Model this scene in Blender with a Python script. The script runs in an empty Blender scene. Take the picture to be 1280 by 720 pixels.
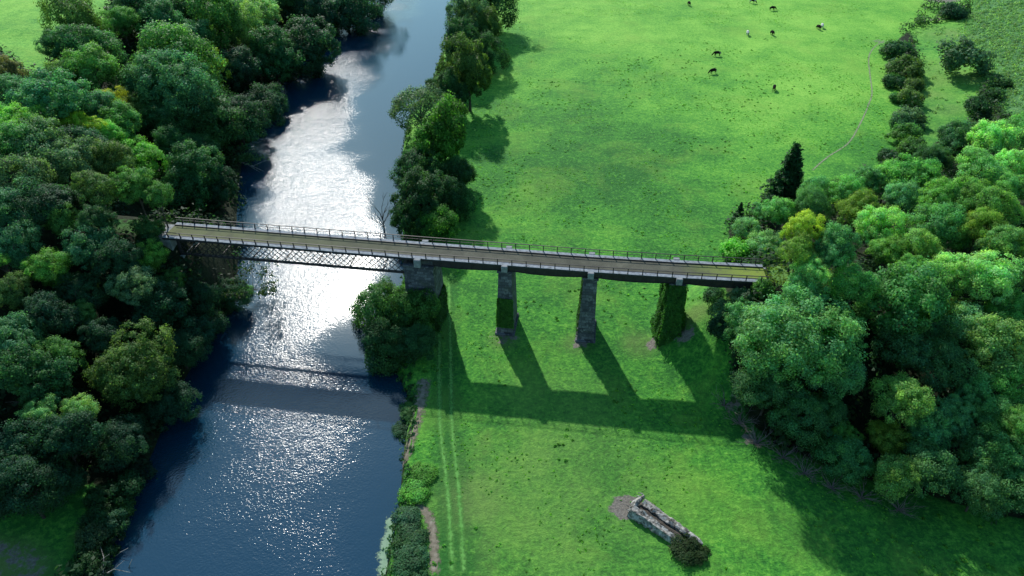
import bpy, bmesh, math, random
import numpy as np
from mathutils import Vector, Matrix, Euler

random.seed(7)
rng = np.random.default_rng(11)
scene = bpy.context.scene
C = scene.collection
PI = math.pi

# ------------------------------------------------------------------ camera
CAM_H, FPX, PITCH = 80.0, 865.0, math.radians(37.0)
cam_d = bpy.data.cameras.new('camera')
cam = bpy.data.objects.new('camera', cam_d)
C.objects.link(cam)
cam.location = (0, 0, CAM_H)
cam.rotation_euler = (PI / 2 - PITCH, 0, 0)
cam_d.sensor_width = 36.0
cam_d.lens = 36.0 * FPX / 1280.0
cam_d.clip_end = 9000
scene.camera = cam


def ray(u, v):
    a = (u - 640) / FPX
    b = -(v - 360) / FPX
    return (a, math.cos(PITCH) + b * math.sin(PITCH), -math.sin(PITCH) + b * math.cos(PITCH))


def at(u, v, z=0.0):
    """place in the world seen at that spot of the survey photograph, at height z"""
    d = ray(u, v)
    t = (z - CAM_H) / d[2]
    return (d[0] * t, d[1] * t)


# ------------------------------------------------------------------ helpers
def sstep(a, b, x):
    t = np.clip((x - a) / (b - a), 0, 1)
    return t * t * (3 - 2 * t)


def dist_line(X, Y, pts):
    D = np.full(np.shape(X), 1e9)
    for (x0, y0), (x1, y1) in zip(pts[:-1], pts[1:]):
        dx, dy = x1 - x0, y1 - y0
        L = dx * dx + dy * dy + 1e-9
        t = np.clip(((X - x0) * dx + (Y - y0) * dy) / L, 0, 1)
        D = np.minimum(D, np.hypot(X - x0 - t * dx, Y - y0 - t * dy))
    return D


def inside(X, Y, poly):
    r = np.zeros(np.shape(X), bool)
    n = len(poly)
    for i in range(n):
        x0, y0 = poly[i]
        x1, y1 = poly[(i + 1) % n]
        if y0 == y1:
            continue
        c = ((y0 > Y) != (y1 > Y)) & (X < (x1 - x0) * (Y - y0) / (y1 - y0) + x0)
        r ^= c
    return r


def sd(X, Y, poly):
    """distance, positive inside the closed polygon"""
    D = dist_line(X, Y, list(poly) + [poly[0]])
    return np.where(inside(X, Y, poly), D, -D)


def vnoise(X, Y, s, seed=0):
    X = np.asarray(X, float) / s + seed * 17.3
    Y = np.asarray(Y, float) / s - seed * 9.1
    xi, yi = np.floor(X).astype(np.int64), np.floor(Y).astype(np.int64)
    fx, fy = X - xi, Y - yi
    fx, fy = fx * fx * (3 - 2 * fx), fy * fy * (3 - 2 * fy)

    def h(a, b):
        n = (a * 374761393 + b * 668265263 + seed * 1442695) & 0x7fffffff
        n = ((n ^ (n >> 13)) * 1274126177) & 0x7fffffff
        return ((n ^ (n >> 16)) & 0xffff) / 65535.0
    return (h(xi, yi) * (1 - fx) + h(xi + 1, yi) * fx) * (1 - fy) + (h(xi, yi + 1) * (1 - fx) + h(xi + 1, yi + 1) * fx) * fy


def np_mesh(name, V, F, mat=None, smooth=False, **attrs):
    V = np.asarray(V, np.float32)
    F = np.asarray(F, np.int32)
    m, k = F.shape
    me = bpy.data.meshes.new(name)
    me.vertices.add(len(V))
    me.vertices.foreach_set('co', V.ravel())
    me.loops.add(m * k)
    me.loops.foreach_set('vertex_index', F.ravel())
    me.polygons.add(m)
    me.polygons.foreach_set('loop_start', np.arange(0, m * k, k, dtype=np.int32))
    me.update(calc_edges=True)
    for a, val in attrs.items():
        val = np.asarray(val, np.float32)
        at_ = me.attributes.new(a, 'FLOAT', 'POINT' if len(val) == len(V) else 'FACE')
        at_.data.foreach_set('value', val)
    if smooth:
        me.polygons.foreach_set('use_smooth', np.ones(m, bool))
    if mat:
        me.materials.append(mat)
    return me


def link(name, me, parent=None, loc=None):
    o = bpy.data.objects.new(name, me)
    C.objects.link(o)
    if parent:
        o.parent = parent
    if loc is not None:
        o.location = loc
    return o


def tag(o, label=None, cat=None, group=None, kind=None):
    if label:
        o['label'] = label
    if cat:
        o['category'] = cat
    if group:
        o['group'] = group
    if kind:
        o['kind'] = kind
    return o


def thing(name, label, cat, loc=(0, 0, 0), rz=0.0, group=None):
    o = bpy.data.objects.new(name, None)
    o.empty_display_size = 0.3
    C.objects.link(o)
    o.location = loc
    o.rotation_euler = (0, 0, rz)
    return tag(o, label, cat, group)


class MB:
    """collects quads into one mesh"""

    def __init__(self):
        self.v, self.f = [], []

    def hexa(self, p):  # 8 points: bottom ring 0-3, top ring 4-7
        b = len(self.v)
        self.v += [tuple(q) for q in p]
        for f in ((3, 2, 1, 0), (4, 5, 6, 7), (0, 1, 5, 4), (1, 2, 6, 5), (2, 3, 7, 6), (3, 0, 4, 7)):
            self.f.append(tuple(b + i for i in f))

    def box(self, x0, x1, y0, y1, z0, z1):
        self.hexa([(x0, y0, z0), (x1, y0, z0), (x1, y1, z0), (x0, y1, z0), (x0, y0, z1), (x1, y0, z1), (x1, y1, z1), (x0, y1, z1)])

    def bar(self, a, b, w, h, up=(0, 0, 1)):
        a, b = Vector(a), Vector(b)
        d = (b - a).normalized()
        s = d.cross(Vector(up))
        if s.length < 1e-4:
            s = d.cross(Vector((1, 0, 0)))
        s.normalize()
        u = s.cross(d).normalized()
        s *= w / 2
        u *= h / 2
        self.hexa([a - s - u, b - s - u, b + s - u, a + s - u, a - s + u, b - s + u, b + s + u, a + s + u])

    def tube(self, pts, rad, n=7, noise=0.0, cap=True):
        pts = [Vector(p) for p in pts]
        b = len(self.v)
        m = len(pts)
        g = [random.uniform(-1, 1) for _ in range(n)]
        for i, p in enumerate(pts):
            d = (pts[min(i + 1, m - 1)] - pts[max(i - 1, 0)]).normalized()
            s = d.cross(Vector((0, 0, 1)))
            if s.length < 1e-3:
                s = Vector((1, 0, 0))
            s.normalize()
            u = s.cross(d)
            for k in range(n):
                a = 2 * PI * k / n
                r = rad[i] * (1 + noise * (.9 * g[k] + .5 * random.uniform(-1, 1)))
                self.v.append(tuple(p + s * math.cos(a) * r + u * math.sin(a) * r))
        for i in range(m - 1):
            for k in range(n):
                k2 = (k + 1) % n
                self.f.append((b + i * n + k, b + i * n + k2, b + (i + 1) * n + k2, b + (i + 1) * n + k))
        if cap:
            for i in (0, m - 1):
                c = len(self.v)
                self.v.append(tuple(pts[i]))
                for k in range(0, n):
                    k2 = (k + 1) % n
                    q = (b + i * n + k, b + i * n + k2, c)
                    self.f.append(q if i else q[::-1])

    def mesh(self, name, mat, smooth=False, bevel=0.0):
        me = bpy.data.meshes.new(name)
        me.from_pydata(self.v, [], self.f)
        if smooth:
            for p in me.polygons:
                p.use_smooth = True
        me.materials.append(mat)
        me.update()
        if bevel:
            bm = bmesh.new()
            bm.from_mesh(me)
            bmesh.ops.bevel(bm, geom=list(bm.edges), offset=bevel, segments=1, affect='EDGES')
            bm.to_mesh(me)
            bm.free()
        return me

    def build(self, name, mat, parent=None, smooth=False, bevel=0.0, loc=None):
        return link(name, self.mesh(name, mat, smooth, bevel), parent, loc)


# ------------------------------------------------------------------ materials
def nt(name):
    m = bpy.data.materials.new(name)
    m.use_nodes = True
    t = m.node_tree
    b = t.nodes['Principled BSDF']
    return m, t, b


def N(t, typ, **kw):
    n = t.nodes.new(typ)
    for k, v in kw.items():
        if k.startswith('i_'):
            n.inputs[k[2:].replace('_', ' ')].default_value = v
        else:
            setattr(n, k, v)
    return n


def noise(t, vec, scale, detail=3, rough=.55, dist=0.0):
    n = N(t, 'ShaderNodeTexNoise')
    n.inputs['Scale'].default_value = scale
    n.inputs['Detail'].default_value = detail
    n.inputs['Roughness'].default_value = rough
    n.inputs['Distortion'].default_value = dist
    if vec is not None:
        t.links.new(vec, n.inputs['Vector'])
    return n.outputs['Fac']


def ramp(t, fac, stops):
    n = N(t, 'ShaderNodeValToRGB')
    e = n.color_ramp.elements
    while len(e) < len(stops):
        e.new(.5)
    for q, (p, c) in zip(e, stops):
        q.position = p
        q.color = (*c, 1) if len(c) == 3 else c
    t.links.new(fac, n.inputs[0])
    return n.outputs[0]


def mixc(t, fac, a, b, mode='MIX'):
    n = N(t, 'ShaderNodeMix', data_type='RGBA', blend_type=mode)
    for s, v in ((n.inputs[0], fac), (n.inputs[6], a), (n.inputs[7], b)):
        if hasattr(v, 'links') or hasattr(v, 'is_linked'):
            t.links.new(v, s)
        elif isinstance(v, tuple):
            s.default_value = (*v, 1) if len(v) == 3 else v
        else:
            s.default_value = v
    return n.outputs[2]


def math_(t, op, a, b=None, clamp=False):
    n = N(t, 'ShaderNodeMath', operation=op, use_clamp=clamp)
    for i, v in enumerate((a, b)):
        if v is None:
            continue
        if hasattr(v, 'is_linked'):
            t.links.new(v, n.inputs[i])
        else:
            n.inputs[i].default_value = v
    return n.outputs[0]


def bump(t, b, h, strength, dist):
    n = N(t, 'ShaderNodeBump')
    n.inputs['Strength'].default_value = strength
    n.inputs['Distance'].default_value = dist
    t.links.new(h, n.inputs['Height'])
    t.links.new(n.outputs[0], b.inputs['Normal'])
    return n


def attr(t, name):
    return N(t, 'ShaderNodeAttribute', attribute_name=name).outputs['Fac']


def coords(t):
    return N(t, 'ShaderNodeNewGeometry').outputs['Position']


def ocoords(t):
    return N(t, 'ShaderNodeTexCoord').outputs['Object']


def mat_simple(name, stops, scale, rough=.85, bmp=.4, bdist=.05, spec=.3, detail=5, obj=True):
    m, t, b = nt(name)
    v = ocoords(t) if obj else coords(t)
    f = noise(t, v, scale, detail, .6)
    t.links.new(ramp(t, f, stops), b.inputs['Base Color'])
    b.inputs['Roughness'].default_value = rough
    b.inputs['Specular IOR Level'].default_value = spec
    bump(t, b, noise(t, v, scale * 3, 4), bmp, bdist)
    return m


def leaf_mat():
    m, t, b = nt('leaves')
    oi = N(t, 'ShaderNodeObjectInfo')
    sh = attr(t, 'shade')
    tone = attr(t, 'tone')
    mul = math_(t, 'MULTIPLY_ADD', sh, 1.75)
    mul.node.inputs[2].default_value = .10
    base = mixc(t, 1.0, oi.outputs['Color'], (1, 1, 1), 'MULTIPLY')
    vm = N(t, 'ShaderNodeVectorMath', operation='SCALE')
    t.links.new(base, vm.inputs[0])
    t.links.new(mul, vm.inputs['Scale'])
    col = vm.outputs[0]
    warm = mixc(t, 1.0, col, (1.7, 1.18, .6), 'MULTIPLY')
    cool = mixc(t, 1.0, col, (.84, .98, 1.05), 'MULTIPLY')
    c2 = mixc(t, tone, cool, warm)
    t.links.new(c2, b.inputs['Base Color'])
    b.inputs['Roughness'].default_value = .58
    b.inputs['Specular IOR Level'].default_value = .2
    tr = N(t, 'ShaderNodeBsdfTranslucent')
    t.links.new(mixc(t, 1.0, c2, (1.55, 1.65, .75), 'MULTIPLY'), tr.inputs['Color'])
    mx = N(t, 'ShaderNodeMixShader')
    mx.inputs[0].default_value = .48
    t.links.new(b.outputs[0], mx.inputs[1])
    t.links.new(tr.outputs[0], mx.inputs[2])
    t.links.new(mx.outputs[0], t.nodes['Material Output'].inputs['Surface'])
    return m


LEAF = leaf_mat()
BARK = mat_simple('bark', [(.3, (.03, .025, .02)), (.7, (.10, .085, .07))], 6, .9, .6, .05)
GREYBARK = mat_simple('bleached_wood', [(.34, (.035, .033, .03)), (.46, (.20, .19, .175)), (.58, (.40, .39, .365)), (.74, (.60, .59, .56))], 2.0, .95, 1.0, .12, .1)
TWIG = mat_simple('dry_twigs', [(.3, (.11, .085, .085)), (.7, (.28, .235, .22))], 3, .9, .3, .02)


def stone_mat():
    m, t, b = nt('pier_stone')
    v = ocoords(t)
    mp = N(t, 'ShaderNodeMapping')
    t.links.new(v, mp.inputs[0])
    # rotate so courses run level on upright faces
    sx = N(t, 'ShaderNodeSeparateXYZ')
    t.links.new(v, sx.inputs[0])
    cb = N(t, 'ShaderNodeCombineXYZ')
    t.links.new(math_(t, 'ADD', sx.outputs[0], sx.outputs[1]), cb.inputs[0])
    t.links.new(sx.outputs[2], cb.inputs[1])
    br = N(t, 'ShaderNodeTexBrick')
    br.inputs['Scale'].default_value = 1.0
    br.inputs['Brick Width'].default_value = 1.2
    br.inputs['Row Height'].default_value = .58
    br.inputs['Mortar Size'].default_value = .035
    br.inputs['Color1'].default_value = (.030, .034, .048, 1)
    br.inputs['Color2'].default_value = (.115, .125, .150, 1)
    br.inputs['Mortar'].default_value = (.04, .042, .05, 1)
    t.links.new(cb.outputs[0], br.inputs['Vector'])
    n1 = noise(t, v, 1.5, 6, .8)
    c = mixc(t, ramp(t, n1, [(.52, (0, 0, 0)), (.72, (.8, .8, .8))]), br.outputs[0], (.34, .35, .37))
    n2 = noise(t, v, .35, 4, .6)
    c = mixc(t, ramp(t, n2, [(.52, (0, 0, 0)), (.7, (.8, .8, .8))]), c, (.05, .065, .045))
    t.links.new(c, b.inputs['Base Color'])
    b.inputs['Roughness'].default_value = .9
    bump(t, b, math_(t, 'ADD', br.outputs['Fac'], noise(t, v, 4, 4)), .6, -.05)
    return m


STONE = stone_mat()
PALE = mat_simple('pale_stone', [(.3, (.15, .165, .18)), (.7, (.31, .33, .345))], 1.6, .85, .4, .03)
LEDGE = mat_simple('ledge_paint', [(.3, (.10, .105, .11)), (.45, (.23, .26, .30)), (.6, (.29, .325, .375)), (.78, (.38, .42, .46))], 1.7, .8, .3, .02, .15)
IRON = mat_simple('dark_iron', [(.3, (.018, .016, .020)), (.6, (.035, .030, .034)), (.8, (.075, .045, .034))], 1.5, .6, .2, .01, .4)


def deck_mat():
    m, t, b = nt('deck_ballast')
    v = coords(t)
    s = N(t, 'ShaderNodeSeparateXYZ')
    t.links.new(v, s.inputs[0])
    n1 = noise(t, v, .35, 5, .65)
    n2 = noise(t, v, 5, 3, .7)
    c = ramp(t, n1, [(.3, (.052, .054, .040)), (.55, (.102, .104, .076)), (.75, (.16, .16, .118))])
    c = mixc(t, ramp(t, n2, [(.35, (.55, .55, .55)), (.7, (0, 0, 0))]), c, (.05, .05, .038))
    # moss and grass toward both ends
    mr = N(t, 'ShaderNodeMapRange')
    t.links.new(s.outputs[0], mr.inputs[0])
    mr.inputs[1].default_value, mr.inputs[2].default_value = -10, -58
    gl = math_(t, 'MULTIPLY', mr.outputs[0], ramp(t, noise(t, v, .5, 4), [(.3, (.3, .3, .3)), (.6, (1, 1, 1))]))
    c = mixc(t, math_(t, 'MULTIPLY', gl, .75), c, (.15, .17, .065))
    mr2 = N(t, 'ShaderNodeMapRange')
    t.links.new(s.outputs[0], mr2.inputs[0])
    mr2.inputs[1].default_value, mr2.inputs[2].default_value = 27, 38
    g2 = math_(t, 'MULTIPLY', mr2.outputs[0], ramp(t, noise(t, v, .8, 4), [(.25, (.3, .3, .3)), (.5, (1, 1, 1))]))
    c = mixc(t, g2, c, (.20, .27, .035))
    t.links.new(c, b.inputs['Base Color'])
    b.inputs['Roughness'].default_value = .95
    bump(t, b, n2, .7, .06)
    return m


DECK = deck_mat()


def ground_mat():
    m, t, b = nt('grassland')
    v = coords(t)
    big = noise(t, v, .022, 3, .5, .4)
    mid = noise(t, v, .12, 4, .6)
    small = noise(t, v, .9, 4, .65)
    speck = noise(t, v, 3.2, 3, .6)
    fine = noise(t, v, 2.1, 5, .75)
    f = math_(t, 'ADD', math_(t, 'MULTIPLY', big, .62), math_(t, 'MULTIPLY', mid, .52))
    f = math_(t, 'ADD', f, math_(t, 'MULTIPLY', small, .62))
    f = math_(t, 'ADD', f, math_(t, 'MULTIPLY', fine, 1.05))
    f = math_(t, 'SUBTRACT', f, .98)
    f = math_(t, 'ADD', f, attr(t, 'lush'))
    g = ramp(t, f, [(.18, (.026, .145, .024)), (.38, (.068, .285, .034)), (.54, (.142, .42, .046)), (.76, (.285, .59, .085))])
    g = mixc(t, ramp(t, small, [(.56, (0, 0, 0)), (.74, (.55, .55, .55))]), g, (.19, .44, .07))
    g = mixc(t, ramp(t, speck, [(.60, (0, 0, 0)), (.72, (.75, .75, .75))]), g, (.02, .10, .015))
    g = mixc(t, ramp(t, noise(t, v, .055, 5, .65, .5), [(.50, (0, 0, 0)), (.70, (.5, .5, .5))]), g, (.22, .42, .06))
    # worn, drier grass
    g = mixc(t, math_(t, 'MULTIPLY', attr(t, 'dry'), ramp(t, mid, [(.3, (.3, .3, .3)), (.6, (.9, .9, .9))])), g, (.16, .24, .07))
    # rough bracken
    rough = ramp(t, math_(t, 'ADD', math_(t, 'MULTIPLY', mid, .5), math_(t, 'MULTIPLY', small, .5)),
                 [(.32, (.025, .085, .03)), (.5, (.065, .19, .055)), (.66, (.13, .29, .10))])
    g = mixc(t, attr(t, 'rough'), g, rough)
    # wood floor, near-black: shade of the gaps between trees put into its colour
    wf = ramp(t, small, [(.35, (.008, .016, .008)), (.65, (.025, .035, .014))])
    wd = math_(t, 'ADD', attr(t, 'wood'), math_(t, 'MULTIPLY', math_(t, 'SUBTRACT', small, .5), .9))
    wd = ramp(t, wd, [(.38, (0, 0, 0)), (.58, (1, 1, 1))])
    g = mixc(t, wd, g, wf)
    # bare earth
    bd = math_(t, 'ADD', attr(t, 'bare'), math_(t, 'MULTIPLY', math_(t, 'SUBTRACT', small, .5), 1.7))
    bd = ramp(t, bd, [(.42, (0, 0, 0)), (.62, (1, 1, 1))])
    g = mixc(t, bd, g, ramp(t, speck, [(.3, (.13, .115, .10)), (.7, (.27, .25, .22))]))
    t.links.new(g, b.inputs['Base Color'])
    b.inputs['Roughness'].default_value = .85
    b.inputs['Specular IOR Level'].default_value = .15
    hb = math_(t, 'ADD', math_(t, 'MULTIPLY', small, .5), math_(t, 'MULTIPLY', fine, .5))
    bump(t, b, hb, .9, .45)
    return m


GROUND = ground_mat()


def ribbon_mat(name, stops, scale=1.2, soft=.8):
    m, t, b = nt(name)
    v = coords(t)
    n1 = noise(t, v, scale, 5, .65)
    t.links.new(ramp(t, n1, stops), b.inputs['Base Color'])
    b.inputs['Roughness'].default_value = .95
    b.inputs['Specular IOR Level'].default_value = .1
    e = attr(t, 'edge')
    a = math_(t, 'ADD', e, math_(t, 'MULTIPLY', math_(t, 'SUBTRACT', noise(t, v, 1.6, 4, .7), .5), 1.6))
    al = ramp(t, a, [(.40, (0, 0, 0)), (.40 + soft * .5, (1, 1, 1))])
    t.links.new(al, b.inputs['Alpha'])
    bump(t, b, n1, .5, .05)
    return m


EARTH = ribbon_mat('bare_earth', [(.3, (.14, .118, .09)), (.55, (.25, .22, .17)), (.75, (.37, .34, .28))])
PATHM = ribbon_mat('trodden_path', [(.3, (.17, .22, .12)), (.6, (.33, .36, .24))], 1.5, 1.0)
WHEEL = ribbon_mat('wheel_marks', [(.3, (.085, .27, .05)), (.7, (.17, .41, .10))], 1.1, 1.3)
ALGAE = ribbon_mat('algae_film', [(.3, (.20, .33, .22)), (.7, (.32, .44, .32))], .8, .5)


def water_mat():
    m, t, b = nt('river_water')
    v = coords(t)
    b.inputs['Base Color'].default_value = (.005, .038, .078, 1)
    b.inputs['IOR'].default_value = 1.9
    ruf = attr(t, 'ruffle')
    pat = noise(t, v, .05, 3, .5, .6)
    k = math_(t, 'MULTIPLY', ruf, ramp(t, pat, [(.3, (.55, .55, .55)), (.6, (1, 1, 1))]))
    n1 = noise(t, v, 3.4, 2, .55)
    n2 = noise(t, v, .55, 2, .5)
    n3 = noise(t, v, 5.0, 1, .5)
    h = math_(t, 'ADD', math_(t, 'MULTIPLY', n1, .078), math_(t, 'MULTIPLY', n2, .06))
    h = math_(t, 'ADD', h, math_(t, 'MULTIPLY', n3, .012))
    bp = N(t, 'ShaderNodeBump')
    bp.inputs['Distance'].default_value = 1.0
    t.links.new(math_(t, 'MULTIPLY', k, 1.0), bp.inputs['Strength'])
    t.links.new(h, bp.inputs['Height'])
    t.links.new(bp.outputs[0], b.inputs['Normal'])
    t.links.new(math_(t, 'MULTIPLY_ADD', k, .05), b.inputs['Roughness'])
    b.inputs['Roughness'].links[0].from_node.inputs[2].default_value = .04
    return m


WATER = water_mat()

# ------------------------------------------------------------------ plan of the valley
WZ = -1.6
LEFTBANK = [at(u, v, WZ) for u, v in [(135, 720), (160, 645), (198, 570), (236, 480), (266, 425), (288, 385), (300, 330), (303, 250), (308, 200), (324, 150), (366, 95), (412, 50), (448, 10), (474, -25)]]
RIGHTBANK = [at(u, v, WZ) for u, v in [(470, 720), (488, 640), (494, 580), (499, 530), (500, 495), (486, 462), (476, 430), (488, 390), (500, 340), (498, 300), (495, 260), (497, 200), (505, 150), (535, 105), (552, 60), (570, 15), (580, -25)]]
LB = [(-75, -900), (-58, -60)] + LEFTBANK + [(-60, 480), (-30, 900)]
RB = [(-38, -900), (-20, -60)] + RIGHTBANK + [(-22, 480), (10, 900)]
RIVER = LB + RB[::-1]
LEFTLAND = LB + [(-4000, 900), (-4000, -900)]
EDGE = [at(u, v) for u, v in [(1420, 700), (1280, 658), (1100, 612), (960, 560), (905, 500), (893, 440), (886, 405), (905, 330), (905, 285), (950, 250), (1040, 222), (1120, 208), (1140, 150), (1118, 100), (1108, 60), (1150, 15), (1175, -25)]]
RIGHTLAND = [(4000, -300), (140, 30)] + EDGE + [(230, 520), (300, 900), (4000, 900)]
FIELD = [at(u, v, 18) for u, v in [(-400, -90), (170, -70), (128, 22), (95, 60), (60, 75), (40, 95), (0, 60), (-60, 70), (-400, 160)]]
LAWN = [at(u, v, 3) for u, v in [(-90, 800), (-90, 665), (0, 630), (105, 590), (112, 625), (96, 665), (78, 720), (70, 800)]]
LAWNBARE = [at(u, v, 3) for u, v in [(-90, 800), (-90, 655), (30, 662), (54, 685), (58, 800)]]
BRACKEN = [at(u, v, 8) for u, v in [(1228, -60), (1215, 20), (1240, 60), (1250, 110), (1270, 140), (1500, 120), (1600, -60)]]
BENCH = [at(u, v, 2) for u, v in [(1145, 30), (1225, 20), (1240, 95), (1215, 145), (1160, 185), (1150, 120), (1150, 60)]]

# bridge line: near edge of the deck, west to east
NEAR = [(-60.8, 101.3), (-15.5, 94.8), (-1.2, 92.9), (12.8, 91.0), (26.8, 89.4), (40.6, 88.1)]
DW = 5.0
DZ = 14.6


def unit(a, b):
    d = Vector((b[0] - a[0], b[1] - a[1]))
    d.normalize()
    return d


def normal_at(i):
    ds = []
    if i > 0:
        ds.append(unit(NEAR[i - 1], NEAR[i]))
    if i < len(NEAR) - 1:
        ds.append(unit(NEAR[i], NEAR[i + 1]))
    d = sum(ds, Vector((0, 0))).normalized()
    return Vector((-d.y, d.x))


MID = [Vector(p) + normal_at(i) * DW / 2 for i, p in enumerate(NEAR)]
TRACK_E = [(44.0, 90.2), (49.5, 90.0)]
TRACK_W = [(-64.5, 104.3), (-67, 104.8), (-80, 107), (-110, 112)]


def height(X, Y):
    X, Y = np.asarray(X, float), np.asarray(Y, float)
    dr = sd(X, Y, RIVER)
    h = np.zeros_like(X)
    dl = np.where(inside(X, Y, LEFTLAND), dist_line(X, Y, LB), 0)
    A = 4 + 13 * sstep(52, 88, Y)
    h = h + np.where(dl > 0, A * sstep(2.5, 40, dl) + .03 * np.maximum(dl - 40, 0), 0)
    de = sd(X, Y, RIGHTLAND)
    hr = 17 * sstep(0, 62, de) + .07 * np.clip(de - 40, 0, 300)
    hr = hr * (0.45 + .55 * sstep(250, 120, Y) + .3 * sstep(200, 400, Y))
    h = h + np.where(de > 0, hr, 0)
    # approach embankments at both ends of the bridge
    for tr in (TRACK_E, TRACK_W):
        dd = dist_line(X, Y, tr)
        e = DZ - .05 - np.maximum(dd - 3.0, 0) / 1.15
        h = np.maximum(h, np.where(e > 0, e, -9))
        h = np.where((dd < 3.0), DZ - .05, h)
    # bank and bed
    bank = sstep(-2.6, .4, dr)
    h = h * (1 - bank) + (WZ - 1.6) * bank
    h = h + .35 * (vnoise(X, Y, 9, 3) - .5) * sstep(0, 12, np.maximum(dl, de)) * 2
    return h


# terrain sheet with finer rows in the view
def axis(a, b, step, far0, far1):
    core = np.arange(a, b + .01, step)
    lo, hi, x, s = [], [], a, step
    while x > far0:
        s *= 1.25
        x -= s
        lo.append(x)
    x, s = b, step
    while x < far1:
        s *= 1.25
        x += s
        hi.append(x)
    return np.concatenate([lo[::-1], core, hi])


XS = axis(-190, 260, 1.25, -4000, 4000)
YS = axis(22, 380, 1.25, -1500, 6000)
GX, GY = np.meshgrid(XS, YS)
GZ = height(GX, GY)
nx, ny = len(XS), len(YS)
V = np.stack([GX.ravel(), GY.ravel(), GZ.ravel()], 1)
ii = np.arange((ny - 1) * (nx - 1))
r_, c_ = ii // (nx - 1), ii % (nx - 1)
b0 = r_ * nx + c_
F = np.stack([b0, b0 + 1, b0 + nx + 1, b0 + nx], 1)
dl = np.where(inside(GX, GY, LEFTLAND), dist_line(GX, GY, LB), 0)
de = sd(GX, GY, RIGHTLAND)
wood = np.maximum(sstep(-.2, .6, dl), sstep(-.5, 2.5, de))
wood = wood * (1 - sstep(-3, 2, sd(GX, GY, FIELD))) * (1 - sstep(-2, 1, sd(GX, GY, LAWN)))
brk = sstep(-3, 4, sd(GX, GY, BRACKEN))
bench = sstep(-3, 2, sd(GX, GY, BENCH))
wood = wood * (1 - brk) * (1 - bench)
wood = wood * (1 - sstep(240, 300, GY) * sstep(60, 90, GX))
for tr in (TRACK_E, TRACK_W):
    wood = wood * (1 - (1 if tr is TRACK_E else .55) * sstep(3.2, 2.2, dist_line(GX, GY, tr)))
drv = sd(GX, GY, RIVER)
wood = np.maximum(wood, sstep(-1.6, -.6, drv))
bare = .50 * sstep(-1, 1, sd(GX, GY, LAWNBARE))
spots = [(781, 635, 1.7, 1.5), (800, 632, 1.2, .7), (632, 420, 2.6, .55), (724, 428, 1.5, .8), (815, 432, 1.5, .8), (851, 440, 1.7, .8), (938, 548, 1.6, .62), (918, 512, 1.4, .6), (1178, -2, 9, .8), (1170, 25, 4, .5), (1098, 52, 3, .5), (1150, 165, 3, .3)]
for u, v, r, k in spots:
    x, y = at(u, v)
    bare = np.maximum(bare, k * sstep(r * 1.5, r * .5, np.hypot(GX - x, GY - y)))
rough = np.maximum(brk, bench * .2)
rough = np.maximum(rough, sstep(0, 6, de) * (1 - wood) * .15)
dry = np.zeros_like(GX)
for u, v, r, k in [(800, 430, 3.5, .8), (862, 425, 3, .8), (628, 425, 3, .7), (721, 430, 3, .7), (700, 610, 16, .55), (600, 620, 7, .7), (690, 520, 12, .35), (1150, 120, 10, .5), (1165, 100, 14, .5), (1195, 50, 12, .8), (1225, 112, 7, .9), (1180, 140, 6, .5)]:
    x, y = at(u, v)
    dry = np.maximum(dry, k * sstep(r * 1.4, r * .3, np.hypot(GX - x, GY - y)))
dry = np.maximum(dry, sstep(-1.5, 1.5, sd(GX, GY, LAWNBARE)))
for tr in (TRACK_E, TRACK_W):
    dry = np.maximum(dry, (1 if tr is TRACK_E else .3) * sstep(3.4, 2.4, dist_line(GX, GY, tr)))
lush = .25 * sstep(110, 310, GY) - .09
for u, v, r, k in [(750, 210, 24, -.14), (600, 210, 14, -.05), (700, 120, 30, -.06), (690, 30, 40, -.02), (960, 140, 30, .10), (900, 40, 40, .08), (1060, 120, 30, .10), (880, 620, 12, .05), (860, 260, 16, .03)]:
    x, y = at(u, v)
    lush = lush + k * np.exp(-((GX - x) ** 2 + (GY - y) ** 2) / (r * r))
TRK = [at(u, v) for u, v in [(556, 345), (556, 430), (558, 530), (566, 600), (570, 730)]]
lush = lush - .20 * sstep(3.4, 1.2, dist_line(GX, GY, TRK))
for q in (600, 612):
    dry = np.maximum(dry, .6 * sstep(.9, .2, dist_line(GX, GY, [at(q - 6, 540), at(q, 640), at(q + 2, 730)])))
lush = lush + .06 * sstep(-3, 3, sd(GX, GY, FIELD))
lush = lush - .10 * sstep(-3, 3, sd(GX, GY, LAWN)) - .45 * sstep(4, 2.5, dist_line(GX, GY, TRACK_W))  # lawn and left track darkened in the grass colour for tree shade
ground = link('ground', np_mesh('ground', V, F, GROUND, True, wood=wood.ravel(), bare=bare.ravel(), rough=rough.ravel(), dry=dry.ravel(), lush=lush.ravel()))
tag(ground, kind='structure')

# river surface
WX = np.arange(-130, 41, 2.0)
WY = np.concatenate([np.arange(-900, 20, 40), np.arange(20, 400, 2.0), np.arange(400, 941, 40)])
AX, AY = np.meshgrid(WX, WY)
wv = np.stack([AX.ravel(), AY.ravel(), np.full(AX.size, WZ)], 1)
n2x, n2y = len(WX), len(WY)
ii = np.arange((n2y - 1) * (n2x - 1))
r_, c_ = ii // (n2x - 1), ii % (n2x - 1)
b0 = r_ * n2x + c_
wf = np.stack([b0, b0 + 1, b0 + n2x + 1, b0 + n2x], 1)
dR = dist_line(AX, AY, RB)
dL = dist_line(AX, AY, LB)
wob = 7 * (vnoise(AX, AY, 18, 5) - .5) + 7 * (vnoise(AX, AY, 7, 8) - .5)
calm_w = 3 + 7 * sstep(78, 92, AY) * sstep(125, 108, AY) + 10 * sstep(140, 175, AY) + 5 * sstep(190, 230, AY)
ruf = sstep(-5, 9, dR + wob - calm_w) * (.35 + .65 * sstep(2, 11, dL + wob))
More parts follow.
